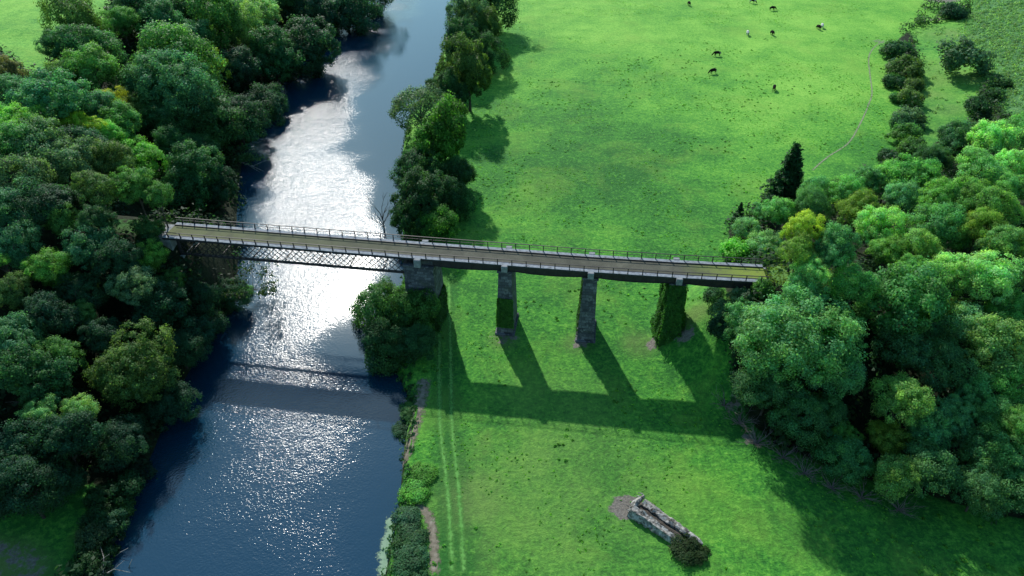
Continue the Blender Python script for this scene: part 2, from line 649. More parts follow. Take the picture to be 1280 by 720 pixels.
ruf = ruf * (1 - .75 * sstep(185, 215, AY) * sstep(300, 260, AY) * sstep(15, 8, dR + wob))
ruf = .10 + .9 * ruf
ruf = ruf * (.8 + .25 * sstep(98, 120, AY))
river = link('river', np_mesh('river', wv, wf, WATER, True, ruffle=ruf.ravel()))
tag(river, kind='structure')


def ground_z(x, y):
    return float(height(np.array([x]), np.array([y]))[0])


TT = np.linspace(40, 520, 1921)


def hit(u, v, extra):
    """first spot along the sight line that lies 'extra' above the terrain"""
    d = ray(u, v)
    X, Y, Z = d[0] * TT, d[1] * TT, CAM_H + d[2] * TT
    g = height(X, Y)
    ok = np.nonzero((Z <= g + extra) & (Z > -60))[0]
    i = ok[0] if len(ok) else len(TT) - 1
    return X[i], Y[i], g[i], TT[i]


def depth_of(x, y, z):
    return y * math.cos(PITCH) + (CAM_H - z) * math.sin(PITCH)


# ribbons on the ground
def ribbon(name, pts, width, mat, lift=.02, z0=None, label=None, kind='structure', step=.6):
    P = [Vector((*at(u, v), 0)) if z0 is None else Vector((*at(u, v, z0), 0)) for u, v in pts]
    # catmull-rom
    out = []
    for i in range(len(P) - 1):
        p0, p1, p2, p3 = P[max(i - 1, 0)], P[i], P[i + 1], P[min(i + 2, len(P) - 1)]
        n = max(2, int((p2 - p1).length / step))
        for k in range(n):
            s = k / n
            out.append(.5 * ((2 * p1) + (p2 - p0) * s + (2 * p0 - 5 * p1 + 4 * p2 - p3) * s * s + (3 * p1 - p0 - 3 * p2 + p3) * s ** 3))
    out.append(P[-1])
    vs, fs, ed = [], [], []
    m = len(out)
    for i, p in enumerate(out):
        d = (out[min(i + 1, m - 1)] - out[max(i - 1, 0)]).normalized()
        s = Vector((-d.y, d.x, 0))
        w = width(i / (m - 1)) if callable(width) else width
        for k in range(5):
            q = p + s * w * (k / 4 - .5)
            vs.append((q.x, q.y, 0))
            e = 1 - abs(k / 4 - .5) * 2
            e = min(e, min(i, m - 1 - i) / 3)
            ed.append(e)
    vs = np.array(vs)
    vs[:, 2] = (height(vs[:, 0], vs[:, 1]) if z0 is None else z0) + lift
    for i in range(m - 1):
        for k in range(4):
            fs.append((i * 5 + k, i * 5 + k + 1, (i + 1) * 5 + k + 1, (i + 1) * 5 + k))
    o = link(name, np_mesh(name, vs, fs, mat, True, edge=ed))
    tag(o, label, kind=kind)
    return o


ribbon('footpath', [(1014, 214), (1035, 196), (1060, 179), (1075, 155), (1086, 130), (1090, 115), (1087, 90), (1086, 72), (1092, 60), (1106, 50)], .95, PATHM)
ribbon('wheel_track', [(549, 350), (549, 430), (550, 530), (557, 590), (562, 650), (566, 722)], 1.7, WHEEL)
ribbon('wheel_track', [(561, 350), (563, 430), (565, 530), (571, 590), (576, 650), (580, 722)], 1.7, WHEEL)
ribbon('riverside_path', [(532, 470), (526, 500), (519, 530), (510, 558), (500, 580)], lambda s: 4.2 - 1.2 * s, EARTH)
ribbon('riverside_path', [(518, 625), (532, 640), (540, 660), (543, 690), (541, 725)], 2.6, EARTH)
ribbon('algae_film', [(488, 640), (486, 665), (482, 690), (484, 730)], lambda s: 1.5 + 3.0 * s, ALGAE, .012, WZ)


# ------------------------------------------------------------------ foliage
def quads(Pc, Nrm, size, aspect=1.35):
    """leaf sprays: pointed quads centred on Pc facing Nrm"""
    n = len(Pc)
    Nrm = Nrm / (np.linalg.norm(Nrm, axis=1, keepdims=True) + 1e-9)
    r = rng.normal(size=(n, 3))
    T = np.cross(Nrm, r)
    T /= np.linalg.norm(T, axis=1, keepdims=True) + 1e-9
    B = np.cross(Nrm, T)
    s = (size * rng.uniform(.65, 1.35, n))[:, None]
    bend = Nrm * s * rng.uniform(-.25, .35, (n, 1))
    V = np.empty((n, 4, 3))
    V[:, 0] = Pc - T * s * aspect * .5 - bend
    V[:, 1] = Pc + B * s * rng.uniform(.3, .62, (n, 1)) + T * s * .1
    V[:, 2] = Pc + T * s * aspect * .5 - bend
    V[:, 3] = Pc - B * s * rng.uniform(.3, .62, (n, 1)) + T * s * .1
    F = np.arange(n * 4).reshape(n, 4)
    return V.reshape(-1, 3), F


def sph(n):
    p = rng.normal(size=(n, 3))
    return p / np.linalg.norm(p, axis=1, keepdims=True)


def lobes_crown(nl, lobe_r, n_leaf, leaf, low=-.45, spread=1.0, subs=1, shell=.78, squash=1.0, loose=.10):
    """crown of unit radius around the origin made of leaf clumps"""
    subsC = [(np.zeros(3), 1.0)]
    if subs > 1:
        subsC = []
        for k in range(subs):
            a = 2 * PI * k / subs + rng.uniform(-.5, .5)
            q = rng.uniform(.22, .48)
            subsC.append((np.array([math.cos(a) * q, math.sin(a) * q, rng.uniform(-.35, .42)]), rng.uniform(.52, .70)))
        subsC.append((np.array([0, 0, -.1]), .74))
    Lc, Lr, Ld = [], [], []
    per = max(4, nl // len(subsC))
    for c, R in subsC:
        i = np.arange(per) + .5
        z = 1 - (1 - low) * i / per
        a = i * 2.39996 + rng.uniform(0, 6)
        rr = np.sqrt(np.maximum(0, 1 - z * z))
        d = np.stack([rr * np.cos(a), rr * np.sin(a), z], 1) + rng.normal(size=(per, 3)) * .13
        d /= np.linalg.norm(d, axis=1, keepdims=True)
        rad = lobe_r * rng.uniform(.65, 1.35, per)
        ctr = c + d * (R * (shell + rng.uniform(-.13, .10, per)))[:, None]
        Lc.append(ctr); Lr.append(rad); Ld.append(d)
    Lc, Lr, Ld = np.concatenate(Lc), np.concatenate(Lr), np.concatenate(Ld)
    w = Lr ** 2
    idx = rng.choice(len(Lc), n_leaf, p=w / w.sum())
    dirs = sph(n_leaf)
    o = Ld[idx] + np.array([0, 0, .35])
    neg = (dirs * o).sum(1) < -.15
    dirs[neg] *= -1
    rad = Lr[idx] * (1 + rng.normal(size=n_leaf) * loose - .25 * rng.random(n_leaf) ** 3)
    P = Lc[idx] + dirs * rad[:, None]
    kd = sph(9)
    ka = rng.uniform(-.30, .34, 9) * (.5 if nl > 150 else 1)
    dn = P / (np.linalg.norm(P, axis=1, keepdims=True) + 1e-6)
    P = P * (1 + (np.clip(dn @ kd.T - .55, 0, 1) * 2.2 * ka).sum(1))[:, None]
    P[:, 2] *= squash
    nr = dirs * .75 + Ld[idx] * .25 + np.array([0, 0, .30]) + rng.normal(size=(n_leaf, 3)) * .36
    lob_t = rng.uniform(0, 1, len(Lc))
    shade = .5 + .28 * (lob_t[idx] - .5) + rng.normal(size=n_leaf) * .17 + .20 * dirs[:, 2]  # random clump tone, plus lit tops and shaded undersides painted into the leaves
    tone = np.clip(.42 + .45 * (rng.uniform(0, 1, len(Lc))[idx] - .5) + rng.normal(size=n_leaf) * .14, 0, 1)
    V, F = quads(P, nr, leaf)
    return V, F, np.clip(shade, 0, 1.2), tone


def conifer_crown(n_leaf, leaf):
    tiers = 15
    Pl, Nl, Sl = [], [], []
    for i in range(tiers):
        f = i / (tiers - 1)
        z = -1 + 2 * f
        R = (1 - f) ** .85 * .95 + .05
        nb = int(5 + 9 * (1 - f))
        for k in range(nb):
            a = 2 * PI * (k + rng.uniform(-.3, .3)) / nb + i
            L = R * rng.uniform(.55, 1.2)
            n = max(10, int(n_leaf * R / (tiers * nb * .55)))
            s = rng.random(n) ** .6
            w = .15 * (1 - s * .55)
            x = L * s
            lat = rng.normal(size=n) * w
            p = np.stack([x * math.cos(a) - lat * math.sin(a), x * math.sin(a) + lat * math.cos(a), z - .20 * x * x + .05 * s + rng.normal(size=n) * .035], 1)
            Pl.append(p)
            Nl.append(np.stack([np.full(n, math.cos(a) * .5), np.full(n, math.sin(a) * .5), np.full(n, .9)], 1) + rng.normal(size=(n, 3)) * .45)
            Sl.append(.25 + .5 * s + rng.normal(size=n) * .12)  # darker towards the trunk: inner shade painted into the needle colour
    P, Nn, S = np.concatenate(Pl), np.concatenate(Nl), np.concatenate(Sl)
    V, F = quads(P, Nn, leaf, 1.8)
    return V, F, np.clip(S, 0, 1.2), np.clip(.3 + rng.normal(size=len(P)) * .1, 0, 1)


def branches(n_main, spread, up, r0, twigs=3, seed=0, trunk=True, start=.35):
    """bare limbs in unit space: base at z=0, top about z=1"""
    rnd = random.Random(seed)
    mb = MB()
    if trunk:
        mb.tube([(0, 0, -.12), (.01, 0, .15), (.02, .01, .45), (0, .02, .75)], [r0 * 1.35, r0, r0 * .75, r0 * .35], 7, .08)
    tips = []
    for k in range(n_main):
        a = 2 * PI * k / n_main + rnd.uniform(-.5, .5)
        z0 = start + .3 * rnd.random()
        L = spread * rnd.uniform(.7, 1.15)
        p = Vector((0, 0, z0 if trunk else 0))
        pts = [p.copy()]
        for s in range(1, 5):
            f = s / 4
            pts.append(Vector((math.cos(a) * L * f + rnd.uniform(-.04, .04), math.sin(a) * L * f + rnd.uniform(-.04, .04), p.z + up * (f ** .8) * rnd.uniform(.75, 1.1))))
        mb.tube(pts, [r0 * q for q in (.55, .42, .3, .2, .06)], 5, .05, False)
        for w in range(twigs):
            i = rnd.randint(1, 4)
            b = pts[i]
            a2 = a + rnd.uniform(-1.2, 1.2)
            l2 = L * rnd.uniform(.25, .55)
            e = b + Vector((math.cos(a2) * l2, math.sin(a2) * l2, up * rnd.uniform(.1, .5)))
            m_ = (b + e) / 2 + Vector((rnd.uniform(-.03, .03), rnd.uniform(-.03, .03), .03))
            mb.tube([b, m_, e], [r0 * .2, r0 * .13, r0 * .04], 4, 0, False)
            tips.append(e)
        tips.append(pts[-1])
    return mb, tips


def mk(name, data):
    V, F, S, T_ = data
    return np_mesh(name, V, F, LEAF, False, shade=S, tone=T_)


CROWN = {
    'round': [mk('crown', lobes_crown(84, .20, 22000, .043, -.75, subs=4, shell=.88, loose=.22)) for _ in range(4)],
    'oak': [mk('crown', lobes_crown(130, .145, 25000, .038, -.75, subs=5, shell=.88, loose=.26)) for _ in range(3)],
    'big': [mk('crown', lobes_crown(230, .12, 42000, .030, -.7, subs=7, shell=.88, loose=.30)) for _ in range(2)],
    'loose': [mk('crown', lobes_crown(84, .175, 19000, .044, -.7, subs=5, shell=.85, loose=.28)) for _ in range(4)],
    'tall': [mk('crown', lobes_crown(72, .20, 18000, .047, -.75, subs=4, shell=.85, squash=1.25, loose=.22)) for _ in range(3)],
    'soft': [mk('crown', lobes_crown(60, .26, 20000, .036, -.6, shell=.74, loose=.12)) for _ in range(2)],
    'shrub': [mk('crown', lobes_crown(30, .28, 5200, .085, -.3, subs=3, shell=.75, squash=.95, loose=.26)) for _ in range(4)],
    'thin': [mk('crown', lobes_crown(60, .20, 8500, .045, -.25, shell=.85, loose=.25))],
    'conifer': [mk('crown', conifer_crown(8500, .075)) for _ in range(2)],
}
TRUNK = {}
for kname, args in {'round': (7, .55, .34, .05), 'thin': (11, .72, .62, .045), 'conifer': (0, 0, 0, .04)}.items():
    TRUNK[kname] = []
    for s in range(3):
        mb, _ = branches(args[0], args[1], args[2], args[3], 4 if kname == 'thin' else 2, s + 3)
        TRUNK[kname].append(mb.mesh('trunk', BARK, True))

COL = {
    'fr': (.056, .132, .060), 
    'dt': (.014, .054, .034), 'dg': (.024, .086, .038), 'mg': (.045, .135, .042), 'bg': (.034, .118, .068), 'lg': (.085, .225, .055),  # dt is near-black green: shade of shadowed trees put into the leaf colour
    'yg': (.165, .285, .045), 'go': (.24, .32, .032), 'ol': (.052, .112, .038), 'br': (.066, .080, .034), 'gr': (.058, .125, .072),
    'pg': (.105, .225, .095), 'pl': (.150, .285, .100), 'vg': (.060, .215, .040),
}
n_tree = [0]
proto = {}


def tree(u, v, r, kind, col, label, group=None, cat='tree', name='tree', hc=None, vz=1.0, dark=1.0, wood=True):
    """a tree whose crown is centred on the sight line, r its half-width there"""
    i = n_tree[0]
    n_tree[0] += 1
    ck = kind
    depth = 125.0
    low = False
    for _ in range(5):
        R = r * depth / FPX * (1.12 if kind not in ('conifer', 'shrub', 'big') else 1.2 if kind == 'shrub' else 1.0)
        if kind == 'conifer':
            h0 = R * vz * 1.05
        elif kind == 'shrub':
            h0 = R * .55 * vz
        elif hc:
            h0 = hc * R
        else:
            h0 = max(1.25 * R * vz, 5.0 + .6 * R) if wood and not low else (1.0 if not wood else 1.3 if v > 470 else 1.15 if v > 380 else .92) * R * vz
        x, y, g, t = hit(u, v, h0)
        if wood and col in ('pl', 'lg', 'pg', 'yg', 'go'):
            h0 *= 1.22
            x, y, g, t = hit(u, v, h0)
        if wood and not low and kind not in ('shrub', 'conifer'):
            ax_, ay_ = np.array([x]), np.array([y])
            e_ = dist_line(ax_, ay_, LB)[0] if x < -25 else sd(ax_, ay_, RIGHTLAND)[0]
            if e_ < 7:
                low = True
        depth = depth_of(x, y, g + h0)
    rz = random.uniform(0, 2 * PI)
    lst = CROWN[ck]
    cm = lst[i % len(lst)]
    c0 = COL[col]
    if group == GR and kind != 'conifer':
        c0 = tuple(a * .66 + b_ * .34 for a, b_ in zip(c0, (.055, .148, .058)))
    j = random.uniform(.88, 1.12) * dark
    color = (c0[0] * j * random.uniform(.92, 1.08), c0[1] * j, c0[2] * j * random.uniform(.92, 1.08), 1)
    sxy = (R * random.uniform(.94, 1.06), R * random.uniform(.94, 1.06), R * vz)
    if kind == 'shrub':
        o = link(name, cm)
        o.location = (x, y, g + h0 * .82)
        o.rotation_euler = (0, 0, rz)
        o.scale = sxy
        o.color = color
        return tag(o, label, cat, group)
    root = thing(name, label, cat, (x, y, g), rz, group)
    tk = 'thin' if kind == 'thin' else 'conifer' if kind == 'conifer' else 'round'
    tr = link('trunk', TRUNK[tk][i % 3], root)
    tr.scale = (R, R, h0 * 1.25 if kind != 'conifer' else h0 * 1.6)
    cr = link('crown', cm, root, (0, 0, h0))
    cr.scale = sxy
    cr.color = color
    return root


GL = 'trees of the wood left of the river'
GR = 'trees of the wood right of the meadow'
GM = 'trees lining the right bank of the river'
GB = 'bushes along the left river bank'

LEFT = [
    (92, 22, 28, 'tall', 'ol', 'tall dark olive tree jutting up into the lime field at top left'),
    (74, 56, 22, 'round', 'dg', 'dark round tree at the lower left foot of the tall olive tree'),
    (112, 56, 30, 'loose', 'dg', 'dark ragged tree just below the tall olive tree by the field'),
    (152, 30, 17, 'round', 'mg', 'narrow mid green tree at the right edge of the lime field'),
    (168, 6, 26, 'round', 'dt', 'very dark tree at the top edge, right of the lime field'),
    (196, 30, 25, 'round', 'bg', 'blue-green domed tree below the dark tree at the top edge'),
    (228, 10, 22, 'loose', 'dg', 'dark loose tree at the top edge, behind the blue-green dome'),
    (236, 46, 24, 'loose', 'bg', 'grey blue-green tree above the yellow-green flank of the great dome'),
    (272, 24, 32, 'tall', 'mg', 'tall mid green tree left of the pale drooping one near the top'),
    (305, 36, 22, 'tall', 'pg', 'pale green drooping tree above the dome with a pale crest by the river'),
    (325, 12, 22, 'loose', 'pg', 'pale green tree near the top edge with a bright right flank'),
    (352, 2, 22, 'round', 'dg', 'dark tree at the top edge right of the pale drooping pair'),
    (384, 10, 34, 'round', 'dt', 'deep shaded tree over the upstream water near the top edge'),
    (388, 64, 40, 'round', 'dt', 'large deep shaded tree leaning to the dark water of the bend'),
    (432, 8, 34, 'round', 'dt', 'shaded tree at the top edge close to the river bend'),
    (464, -8, 28, 'round', 'dt', 'shaded tree cut by the top edge, nearest the upstream water'),
    (342, 72, 36, 'oak', 'dg', 'domed dark tree with a pale sunlit crest beside the river'),
    (292, 90, 28, 'round', 'dt', 'deep shaded tree between the great dome and the pale-crested tree'),
    (326, 130, 28, 'round', 'dt', 'shaded lower tree in front of the pale-crested dome at the water'),
    (298, 152, 30, 'round', 'dt', 'shaded tree at the water right of the great mid green dome'),
    (212, 72, 42, 'round', 'mg', 'broad mid green crown behind the great dome of the left wood'),
    (256, 84, 24, 'loose', 'yg', 'yellow-green crown on the right shoulder of the great dome'),
    (222, 118, 52, 'big', 'bg', 'great broad mid green dome in the upper middle of the left wood'),
    (272, 158, 36, 'round', 'dg', 'dark tree below the great dome on its river side'),
    (182, 110, 32, 'round', 'dg', 'dark tree on the left flank of the great dome'),
    (4, 90, 20, 'round', 'br', 'brownish dark tree at the left edge below the lime field'),
    (8, 112, 26, 'loose', 'bg', 'blue-green tree at the left edge under the brownish one'),
    (58, 124, 44, 'oak', 'bg', 'wide blue-green umbrella-shaped dome near the left edge'),
    (78, 96, 16, 'loose', 'ol', 'small olive tree with rusty tints on top of the umbrella dome'),
    (108, 92, 32, 'round', 'mg', 'mid green rounded tree right of the small olive one'),
    (110, 121, 13, 'loose', 'br', 'small rusty brown tree left of the golden tree'),
    (137, 128, 15, 'round', 'go', 'small golden yellow tree, the only one in the left wood'),
    (124, 142, 22, 'loose', 'bg', 'blue-green tree just below the golden tree'),
    (150, 158, 28, 'round', 'mg', 'mid green tree two crowns below the golden tree'),
    (164, 132, 18, 'loose', 'ol', 'dull olive tree right of the golden tree'),
    (14, 152, 22, 'loose', 'lg', 'light green tree at the left edge below the umbrella dome'),
    (10, 186, 28, 'loose', 'mg', 'mid green tree at the left edge under the light green one'),
    (42, 152, 16, 'loose', 'lg', 'small light green crown at the lower left of the umbrella dome'),
    (88, 148, 15, 'loose', 'yg', 'bright lime crown at the lower right of the umbrella dome'),
    (112, 160, 17, 'loose', 'yg', 'lime crown with a ragged edge right of the bright lime one'),
    (136, 168, 18, 'round', 'lg', 'light green crown at the lower right of the two lime crowns'),
    (50, 184, 34, 'loose', 'gr', 'grey-green shaggy tree in front of the umbrella dome'),
    (98, 180, 28, 'loose', 'dt', 'dark bluish tree below the two lime crowns'),
    (84, 208, 32, 'loose', 'gr', 'grey-green shaggy tree below the dark bluish one'),
    (32, 226, 30, 'thin', 'gr', 'thin grey-green tree with bare pale limbs showing near the left edge'),
    (130, 206, 28, 'round', 'ol', 'dull olive crown in the middle of the left wood'),
    (170, 196, 28, 'round', 'vg', 'fresh green rounded tree in the middle of the left wood'),
    (168, 232, 24, 'loose', 'mg', 'mid green tree just under the fresh green rounded one'),
    (204, 154, 22, 'loose', 'dg', 'dark tree with a pale tip below the left end of the great dome'),
    (216, 188, 24, 'oak', 'dg', 'dark knobbly tree up the slope behind the large knobbly dome'),
    (246, 182, 20, 'round', 'dg', 'small dark round tree near the water above the knobbly dome'),
    (238, 214, 36, 'oak', 'dg', 'large dark knobbly dome behind the left end of the bridge'),
    (268, 236, 26, 'oak', 'dt', 'dark tree at the water just upstream of the bridge'),
    (122, 234, 24, 'loose', 'ol', 'olive tree with yellow tips left of the bridge track'),
    (62, 252, 34, 'round', 'dt', 'deep shaded tree right of the thin bare-limbed one'),
    (10, 262, 28, 'round', 'bg', 'blue-green rounded tree at the left edge level with the deck'),
    (75, 272, 20, 'loose', 'mg', 'small mid green tree with lit tips left of the frothy tree'),
    (122, 274, 20, 'round', 'dg', 'small dark round tree above the frothy tree'),
    (196, 244, 17, 'loose', 'mg', 'mid green tree close behind the left end of the deck'),
    (118, 312, 30, 'oak', 'bg', 'frothy blue-green tree in front of the bridge track'),
    (150, 322, 24, 'round', 'dt', 'deep shaded tree between the frothy tree and the pale-tipped one'),
    (20, 306, 26, 'loose', 'bg', 'blue-green tree at the left edge above the bright lime-green one'),
    (56, 332, 25, 'loose', 'lg', 'bright lime-green tree standing out at the left, level with the lattice'),
    (2, 326, 9, 'loose', 'lg', 'light green sliver of a tree cut by the left edge'),
    (76, 352, 14, 'loose', 'vg', 'fresh green tuft on the right flank of the bright lime-green tree'),
    (14, 364, 20, 'loose', 'ol', 'olive tree with pale tips at the left edge'),
    (186, 322, 20, 'loose', 'lg', 'light green tree right below the left end of the deck'),
    (216, 350, 16, 'loose', 'mg', 'mid green tree close to the pale abutment stone on the left'),
    (164, 358, 27, 'oak', 'gr', 'frosted pale green crown below the light green tree by the deck'),
    (204, 384, 32, 'round', 'dt', 'deep shaded tree right of the frosted crown'),
    (98, 362, 26, 'round', 'dt', 'deep shaded tree right of the fresh green tuft'),
    (100, 392, 19, 'loose', 'mg', 'small tree with lit star-shaped tips in the dark hollow at left'),
    (60, 395, 28, 'round', 'dt', 'deep shaded tree in the dark hollow left of the star-tipped tree'),
    (126, 420, 24, 'round', 'dt', 'deep shaded tree between the star-tipped tree and the olive dome'),
    (18, 428, 36, 'oak', 'bg', 'dark knobbly crown at the left edge, left of the olive dome'),
    (66, 444, 30, 'oak', 'mg', 'mid green knobbly crown left of the olive-crested dome'),
    (42, 478, 42, 'oak', 'dg', 'dark broad crown under the knobbly crowns at the left edge'),
    (168, 458, 55, 'big', 'ol', 'big olive-crested dome beside the black water, lower left'),
    (208, 500, 28, 'round', 'dt', 'deep shaded tree at the water under the olive-crested dome'),
    (50, 520, 22, 'loose', 'pg', 'mint green tree with two lit heads, left one, lower left wood'),
    (96, 517, 18, 'loose', 'pg', 'mint green lit crown at the lower left, nearer the water of two'),
    (80, 552, 34, 'round', 'dt', 'deep shaded tree below the two mint green crowns'),
    (16, 560, 34, 'round', 'dt', 'deep shaded tree at the left edge above the dark lawn'),
    (158, 552, 26, 'round', 'dt', 'deep shaded tree at the water above the bank bushes'),
    (26, 604, 34, 'round', 'dt', 'lowest shaded tree at the left edge, overhanging the dark lawn'),
    (78, 596, 24, 'loose', 'dt', 'shaded tree at the top of the dark lawn'),
    (246, 412, 32, 'round', 'dt', 'deep shaded tree at the water just downstream of the bridge'),
    (226, 440, 26, 'round', 'dt', 'shaded tree behind the right shoulder of the olive-crested dome'),
    (282, 372, 22, 'loose', 'dt', 'deep shaded tree by the water under the lattice span'),
    (250, 370, 20, 'loose', 'dt', 'deep shaded tree right of the pale abutment stone'),
    (306, 366, 11, 'loose', 'mg', 'small leaning green tree over the bright water below the lattice'),
]
DARKL = 1.6  # holds leaf colours darker than the right wood's, standing in for shade
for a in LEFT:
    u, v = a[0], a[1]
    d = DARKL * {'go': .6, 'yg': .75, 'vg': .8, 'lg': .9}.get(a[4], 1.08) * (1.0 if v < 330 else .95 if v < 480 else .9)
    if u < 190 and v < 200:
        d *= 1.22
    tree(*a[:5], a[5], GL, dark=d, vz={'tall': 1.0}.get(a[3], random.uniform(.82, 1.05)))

MIDT = [
    (612, 2, 26, 'round', 'dg', 'dark tree at the top edge, furthest up the right river bank', .95),
    (584, 26, 26, 'oak', 'gr', 'grey-green tree second from the top on the right river bank', 1),
    (606, 38, 20, 'round', 'ol', 'dull olive tree on the meadow side near the top of the bank row', 1),
    (574, 62, 26, 'oak', 'dg', 'dark knobbly tree in the bank row above the brown-green one', 1),
    (586, 92, 32, 'oak', 'ol', 'dark brown-green round tree with the long shadow on the meadow', 1.1),
    (604, 66, 20, 'round', 'dg', 'dark tree on the meadow side above the brown-green one', 1),
    (566, 122, 22, 'oak', 'dg', 'dark knobbly tree between the brown-green and the vivid green ones', 1.1),
    (574, 214, 22, 'round', 'dg', 'dark tree at the meadow side right below the vivid green one', 1.2),
    (562, 244, 24, 'oak', 'dg', 'dark knobbly tree at the meadow side behind the sunlit green one', 1.2),
    (540, 104, 8, 'shrub', 'dg', 'small dark bush at the water above the thin willow', 1.3),
    (558, 114, 14, 'loose', 'gr', 'small greyish tree between the thin willow and the brown-green tree', 1),
    (526, 140, 33, 'thin', 'gr', 'thin willow with fanned limbs showing through at the water', .9),
    (554, 174, 38, 'oak', 'vg', 'tall vivid green rounded tree on the right bank above the bridge', 1.25),
    (518, 214, 24, 'loose', 'dg', 'dark loose tree at the water below the thin willow', 1.1),
    (526, 246, 36, 'oak', 'dg', 'broad dark tree on the right bank behind the bridge', 1.05),
    (548, 276, 26, 'round', 'vg', 'sunlit green tree touching the far railing of the bridge', 1.0),
    (508, 270, 20, 'loose', 'dg', 'dark tree at the water close behind the far railing', 1.0),
    (474, 386, 32, 'loose', 'mg', 'grey-green tree over the water in front of the river pier', 1.0),
    (516, 388, 30, 'loose', 'mg', 'yellowish green tree in front of the river pier, meadow side', 1.05),
    (482, 428, 34, 'round', 'dg', 'dark rounded tree below the river pier at the water', .9),
    (518, 432, 24, 'round', 'dg', 'dark tree below the river pier beside the wheel tracks', .9),
]
for u, v, r, k, c, lab, vz in MIDT:
    tree(u, v, r, k, c, lab, GM, vz=vz * (1.25 if v < 135 and k != 'shrub' else 1), wood=False, dark=1.25 if c != 'vg' else .95, cat='bush' if k == 'shrub' else 'tree', name='bush' if k == 'shrub' else 'tree')

